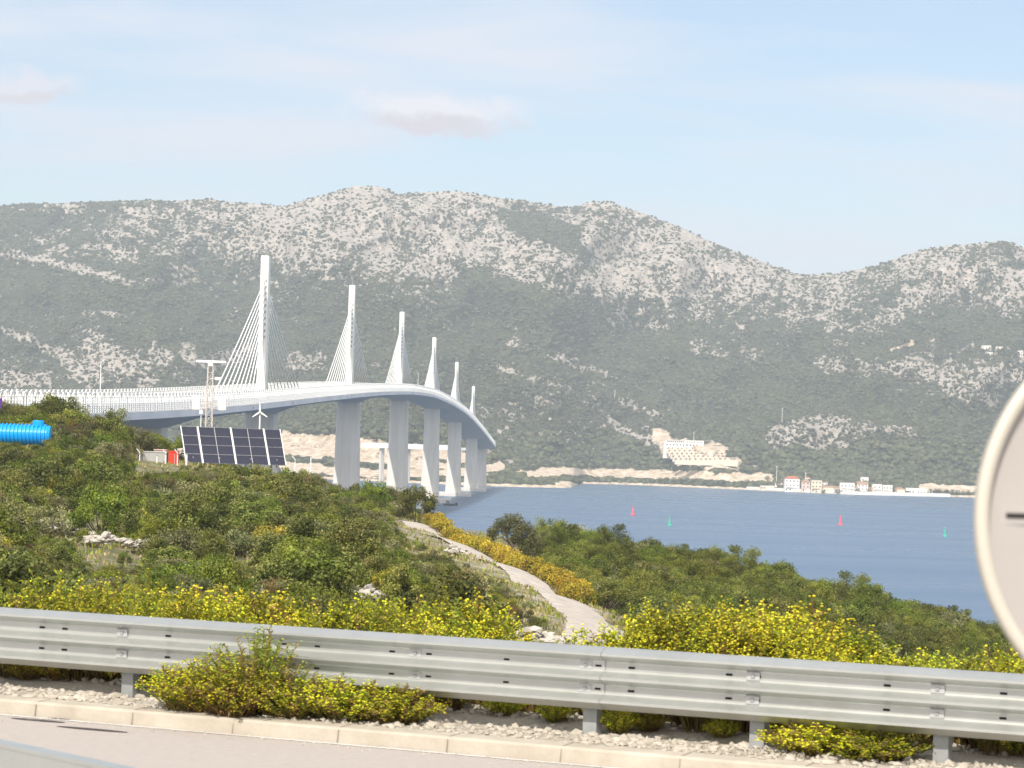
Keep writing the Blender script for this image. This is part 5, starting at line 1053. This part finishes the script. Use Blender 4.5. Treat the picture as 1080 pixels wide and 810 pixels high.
for kd in KIND:
    I = np.flatnonzero(kinds == kd); r_ = {'pine': (.8, 1.3), 'mound': (.9, 1.6)}.get(kd, (.7, 1.75))
    sc_ = rs.uniform(r_[0], r_[1], len(I)); near = np.clip((per[I] - 9) / 40, 0, 1); sc_ *= .55 + .45 * near; sc_ = np.minimum(sc_, cap[I] * rs.uniform(.75, 1, len(I)))
    if len(I) == 0: continue
    order = np.argsort(np.where(vis[I], pts[I, 1] / sc_, 1e6)); lim = {'ever': 230, 'olive': 110, 'fresh': 110, 'brown': 60, 'mound': 60, 'gold': 90, 'pine': 290}[kd]
    rest = {}
    for n_, jj in enumerate(order):
        i = I[jj]; v_ = rs.randint(0, len(PR[kd]))
        if n_ < lim and vis[i]: plant(kd, v_, pts[i, 0], pts[i, 1], sc_[jj], *lab_of(kd, i, sc_[jj]), sz=rs.uniform(.65, 1.2))
        else: rest.setdefault(v_, []).append((pts[i, 0], pts[i, 1], g_[i] - .12, sc_[jj], rs.uniform(0, 6.28)))
    allrest = []
    # the remainder of a kind: one object, instanced from the kind's meshes
    if rest:
        ng = bpy.data.node_groups.new('scatter ' + kd, 'GeometryNodeTree'); ng.interface.new_socket('Geometry', in_out='INPUT', socket_type='NodeSocketGeometry'); ng.interface.new_socket('Geometry', in_out='OUTPUT', socket_type='NodeSocketGeometry')
        gi = ng.nodes.new('NodeGroupInput'); go = ng.nodes.new('NodeGroupOutput'); jn = ng.nodes.new('GeometryNodeJoinGeometry'); ng.links.new(jn.outputs[0], go.inputs[0])
        an = ng.nodes.new('GeometryNodeInputNamedAttribute'); an.data_type = 'FLOAT'; an.inputs[0].default_value = 'sc'
        ar_ = ng.nodes.new('GeometryNodeInputNamedAttribute'); ar_.data_type = 'FLOAT'; ar_.inputs[0].default_value = 'rz'
        ak = ng.nodes.new('GeometryNodeInputNamedAttribute'); ak.data_type = 'INT'; ak.inputs[0].default_value = 'vk'
        cx = ng.nodes.new('ShaderNodeCombineXYZ'); ng.links.new(ar_.outputs[0], cx.inputs[2])
        for v_ in rest:
            src = [o for o in bpy.data.objects if o.data == PR[kd][v_]]
            if not src: src = [plant(kd, v_, *pts[I[order[0]]], 1, zone_lab[(kd, int(rightside[I[0]]))], zone_grp(kd, rightside[I[0]]))]
            oi = ng.nodes.new('GeometryNodeObjectInfo'); oi.inputs['Object'].default_value = src[0]; oi.inputs['As Instance'].default_value = True
            cmpn = ng.nodes.new('FunctionNodeCompare'); cmpn.data_type = 'INT'; cmpn.operation = 'EQUAL'; cmpn.inputs[3].default_value = v_; ng.links.new(ak.outputs[0], cmpn.inputs[2])
            ip = ng.nodes.new('GeometryNodeInstanceOnPoints'); ng.links.new(gi.outputs[0], ip.inputs['Points']); ng.links.new(cmpn.outputs[0], ip.inputs['Selection']); ng.links.new(oi.outputs['Geometry'], ip.inputs['Instance'])
            ng.links.new(cx.outputs[0], ip.inputs['Rotation']); ng.links.new(an.outputs[0], ip.inputs['Scale']); ng.links.new(ip.outputs[0], jn.inputs[0])
        rows_ = [(a, v_) for v_ in rest for a in rest[v_]]
        me = bpy.data.meshes.new('scrub'); me.from_pydata([r_[0][:3] for r_ in rows_], [], [])
        for nm, ty_, vals in (('sc', 'FLOAT', [r_[0][3] for r_ in rows_]), ('rz', 'FLOAT', [r_[0][4] for r_ in rows_]), ('vk', 'INT', [r_[1] for r_ in rows_])):
            at = me.attributes.new(nm, ty_, 'POINT'); at.data.foreach_set('value', vals)
        o = bpy.data.objects.new('scrub', me); COL.objects.link(o); md = o.modifiers.new('scatter', 'NODES'); md.node_group = ng
        tag(o, {'ever': 'mass of farther dark evergreen scrub over the near hillside', 'olive': 'mass of farther grey-green scrub over the near hillside', 'fresh': 'mass of farther light green scrub over the near hillside', 'brown': 'mass of farther dry brownish scrub', 'mound': 'mass of farther yellowing scrub', 'gold': 'mass of farther yellow-leaved scrub', 'pine': 'mass of farther young pines above the water'}[kd], 'scrub', kind='stuff')
    print(kd, len(I), 'rest', sum(len(v) for v in rest.values()))
# dry grass and herbs between the bushes
n = 150000; gy = 30 + (320 - 30) * rs.rand(n) ** .8; gx = rs.uniform(-1, 1, n) * (.205 * gy + 6); pr_ = (gx - RA[0]) * RN[0] + (gy - RA[1]) * RN[1]
clm = fbm(gx * .3, gy * .3, 3) + rs.rand(n) * .25
k = (pr_ > 1.6) & (track_d(gx, gy) > 1.55) & ((clm > -.02) | (track_d(gx, gy) < 9)); gx, gy = gx[k], gy[k]; gzz = ground(gx, gy); k = gzz > 2; gx, gy, gzz = gx[k], gy[k], gzz[k]; n = len(gx)
rr = np.random.RandomState(2); hh_ = rr.uniform(.1, .42, n) * (.6 + .4 * np.clip(gy / 150, 0, 1)); c = np.stack([gx, gy, gzz + hh_ * .4], -1); d = rr.randn(n, 3) * (1, 1, .3); d /= np.linalg.norm(d, axis=1)[:, None]
V, Q_ = leafquads(c, d, hh_[:, None], hh_[:, None] * .35, rr, .3, updir=np.array((0, 0, 1.)))
o = mesh_np('grass', V, Q_, [M['dry'], M['weed']], mi=(rr.rand(n) < .35).astype(int), attrs={'tint': np.repeat(rr.rand(n), 4)}); tag(o, 'straw-coloured grass and low herbs between the bushes', 'grass', kind='stuff')

# ------------------------------------------------------------------ yellow-flowered weeds by the rail
def weed_mesh(seed, R_, H_, nst, leafm, dry=.25, fl=14, flm=None, lean=0):
    r = np.random.RandomState(seed); cs_, ds_, ups = [], [], []; mi = []; sizes = []; fcs = []; mb = MB(); fsz = []
    for s_ in range(nst):
        a = r.uniform(0, 6.28); rr0 = r.rand() ** .6; sp0 = rr0 * R_ * .25; spr = rr0 * R_; h = H_ * (1 - .45 * rr0 ** 2) * r.uniform(.7, 1.1)
        p0 = np.array((sp0 * math.cos(a), sp0 * math.sin(a), 0)); p2 = np.array((spr * math.cos(a) + lean * h, spr * math.sin(a), h)); p1 = np.array((p0[0] * .5 + p2[0] * .4, p0[1] * .5 + p2[1] * .4, h * .62))
        B = lambda u: p0 * (1 - u) ** 2 + p1 * 2 * u * (1 - u) + p2 * u * u
        mb.tube([B(0), B(.35), B(.7), B(1)], [.007, .006, .004, .002], 4, cap=False)
        nl = int(36 * h / H_ + 10); isdry = r.rand() < dry
        for j in range(nl):
            u = .15 + .85 * (j + r.rand()) / nl; p = B(u); az = r.uniform(0, 6.28); d = np.array((math.cos(az), math.sin(az), r.uniform(.2, 1.0))); d /= np.linalg.norm(d)
            cs_.append(p + d * .025); ups.append(d); mi.append(1 if (isdry or u < .3 and r.rand() < .5) else 0); sizes.append(.075 * (1.15 - .4 * u))
        if r.rand() < .85:
            for j in range(fl):
                u = 1.03 - .6 * r.rand() ** 1.3; p = B(u); az = r.uniform(0, 6.28); l_ = r.uniform(.004, .04); q2 = p + np.array((math.cos(az) * l_, math.sin(az) * l_, r.uniform(-.03, .04))); fcs.append(q2); fsz.append(r.uniform(.0065, .0125))
    c = np.array(cs_); u_ = np.array(ups); n = len(c); nr = np.cross(u_, r.randn(n, 3)); nr /= np.linalg.norm(nr, axis=1)[:, None]
    V, Q_ = leafquads(c, nr, np.array(sizes)[:, None], .017, r, .2, updir=u_)
    sv = np.concatenate(mb.v); sq = np.array(mb.q); fc = np.array(fcs); m_ = len(fc); fs_ = np.array(fsz)
    # flower heads: small faceted buttons
    fv = (fc[:, None] + iv[None] * fs_[:, None, None] * np.array((1, 1, .75))).reshape(-1, 3); ff = (iF[None] + (np.arange(m_) * 12)[:, None, None]).reshape(-1, 3)
    o = mesh_np('yellow_weed', np.concatenate([V, sv, fv]), [np.concatenate([Q_, sq + len(V)]), ff + len(V) + len(sv)], [leafm, M['weed_dry'], flm or M['flower']], mi=np.concatenate([mi, np.ones(len(sq), int), np.full(len(ff), 2)]),
                attrs={'tint': np.concatenate([np.repeat(r.rand(n), 4), np.full(len(sv), .4), np.repeat(r.rand(m_), 12)])})
    me = o.data; bpy.data.objects.remove(o); return me
WM = [weed_mesh(80, .50, 1.0, 60, M['weed'], .04, 22), weed_mesh(81, .45, .9, 52, M['weed'], .06, 8), weed_mesh(82, .55, .75, 56, M['weed'], .12, 22), weed_mesh(83, .45, 1.1, 52, M['weed'], .02, 4)]
WF = [weed_mesh(90, .55, .8, 100, M['weed'], .45, 11), weed_mesh(91, .5, .5, 100, M['weed'], .5, 16), weed_mesh(92, .6, .95, 90, M['weed'], .3, 4)]
def weed(me, x, off, sc, label, group=None, sz=1., t=None, dz=-.03, d_=None):
    p = rp(rail_t(x) if t is None else t, off); o = bpy.data.objects.new('yellow_weed', me); COL.objects.link(o)
    z = gz(p[0], p[1]) if off > .2 else ZR + .13
    o.location = (p[0], p[1], z + dz); o.scale = (sc, sc, sc * sz); o.rotation_euler.z = rng.uniform(0, 6.28); tag(o, label, 'weed', group); return o
# behind the rail: (x range, crest of the plants in the picture)
r8 = np.random.RandomState(21)
prof_y = [(-20, 602), (20, 612), (60, 622), (100, 628), (150, 622), (185, 630), (205, 650), (240, 640), (262, 645), (285, 650), (320, 612), (350, 625), (380, 634), (400, 655), (440, 668), (470, 664), (500, 672), (540, 678), (580, 660), (600, 644), (640, 630), (680, 624), (720, 620), (760, 626), (800, 644), (825, 672), (845, 682), (870, 680), (930, 676), (1000, 672), (1060, 684), (1100, 690)]
x = -30
while x < 1110:
    yt = np.interp(x, [a for a, b in prof_y], [b for a, b in prof_y])
    lab, grp = ('yellow-green flowering weed behind the rail at the left', 'weeds behind the left part of the rail') if x < 230 else (('yellow-flowered weed behind the rail in front of the scrub', 'weeds behind the middle of the rail') if x < 570 else (('bright yellow flowering weed in the tall clump behind the rail', 'weeds of the tall yellow clump') if x < 830 else ('yellow-flowered weed behind the rail at the right', 'weeds behind the right part of the rail')))
    for row, off in enumerate((.75, 1.5, 2.4)):
        p = rp(rail_t(x), off + r8.uniform(-.2, .2)); g0 = gz(p[0], p[1]); zt_ = P(x, yt, p[1])[2] + r8.uniform(-.12, .04); h = zt_ - g0
        if h < .35: continue
        k = r8.randint(0, 4) if 570 < x < 830 else r8.choice([1, 3, 1, 2, 0])
        if 570 < x < 830 and k == 3: k = 0
        pi_ = int(np.searchsorted([130, 285, 440, 620, 797, 992], x)); pl_ = ('left of the first visible post', 'between posts one and two', 'between posts two and three', 'between posts three and four', 'between posts four and five', 'between posts five and six', 'right of the last post')[pi_]
        rw_ = ('against the rail', 'in the middle row', 'in the back row')[row]
        o = weed(WM[k], x, off, 1, lab.split(' behind')[0].split(' in the tall')[0].replace('bright yellow flowering', 'bright yellow') + ' behind the rail ' + pl_ + ', ' + rw_, grp, t=rail_t(x)); hm = [1.05, .95, .8, 1.15][k]; s_ = np.clip(h / hm, .4, 1.7) * (1.12 if x < 570 else 1); o.scale = (max(s_, .8), max(s_, .8), s_); o.location = (p[0], p[1], g0 - .03)
    x += r8.uniform(17, 26) * (1.5 if 400 < x < 560 else 1)
# low plants under the rail
for x, off, k, sc in ((-5, .5, 1, .5), (20, .6, 1, .55), (60, .75, 1, .45), (500, .6, 1, .45), (530, .8, 2, .5), (560, .5, 1, .4), (640, .3, 1, .45), (665, .4, 1, .4), (735, .55, 2, .4), (745, .4, 1, .35), (830, .7, 2, .5), (1020, .7, 2, .5), (1050, .6, 1, .5)):
    pi_ = int(np.searchsorted([130, 285, 440, 620, 797, 992], x)); pl_ = ('left of the first visible post', 'between posts one and two', 'between posts two and three', 'between posts three and four', 'between posts four and five', 'between posts five and six', 'right of the last post')[pi_]
    weed(WF[k], x, off, sc, 'low shaded weed under the rail ' + pl_, 'low weeds under the rail')
# in front of the rail
weed(WF[2], 300, -.42, .98, 'tall green and yellow weed bush growing over the kerb before the rail', sz=.78)
weed(WF[0], 262, -.45, 1.05, 'broad yellow-brown weed bush at the left of the kerbside clump', sz=.58)
weed(WF[0], 335, -.38, .95, 'yellow weed bush in the middle of the kerbside clump', sz=.52)
weed(WF[1], 232, -.5, .95, 'low brownish weed at the left foot of the kerbside clump', sz=.85)
weed(WF[1], 385, -.30, 1.1, 'spreading yellow-flowered weed leaning under the rail, right of the kerbside clump', sz=.7)
weed(WF[1], 432, -.22, .95, 'low golden weed at the right end of the kerbside clump', sz=.7)
weed(WF[1], 290, -.62, .9, 'low yellow-dotted weed hanging over the kerb edge')
weed(WF[1], 870, .02, 1.1, 'dense low yellow-flowered weed under the right part of the rail', sz=.5)
weed(WF[1], 925, .0, 1.05, 'bright yellow low weed left of the rightmost post', sz=.48)
weed(WF[1], 850, .25, .8, 'small yellow weed right of the thick middle post', sz=.6)
# delineator shadows painted on the road as dark ellipses
for x, y, w_, l_ in ((40, 760, .06, .28), (97, 769.5, .06, .36), (62, 758.5, .04, .12)):
    xu, yu = unrot(x, y); d = 2.37 * F / yu; X = xu * d / F; mb = MB(); k = 16
    ring = [(X + RD[0] * l_ * math.cos(a) + RN[0] * w_ * math.sin(a), d + RD[1] * l_ * math.cos(a) + RN[1] * w_ * math.sin(a), ZR + .004) for a in np.linspace(0, 2 * math.pi, k, endpoint=False)]
    mb.add([(X, d, ZR + .004)] + ring, [], [(0, 1 + i, 1 + (i + 1) % k) for i in range(k)]); o = mb.build('road_shadow', M['painted_shadow'] if 'painted_shadow' in M else M.setdefault('painted_shadow', mat('painted_shadow', (.06, .05, .05), .9))); tag(o, kind='structure')
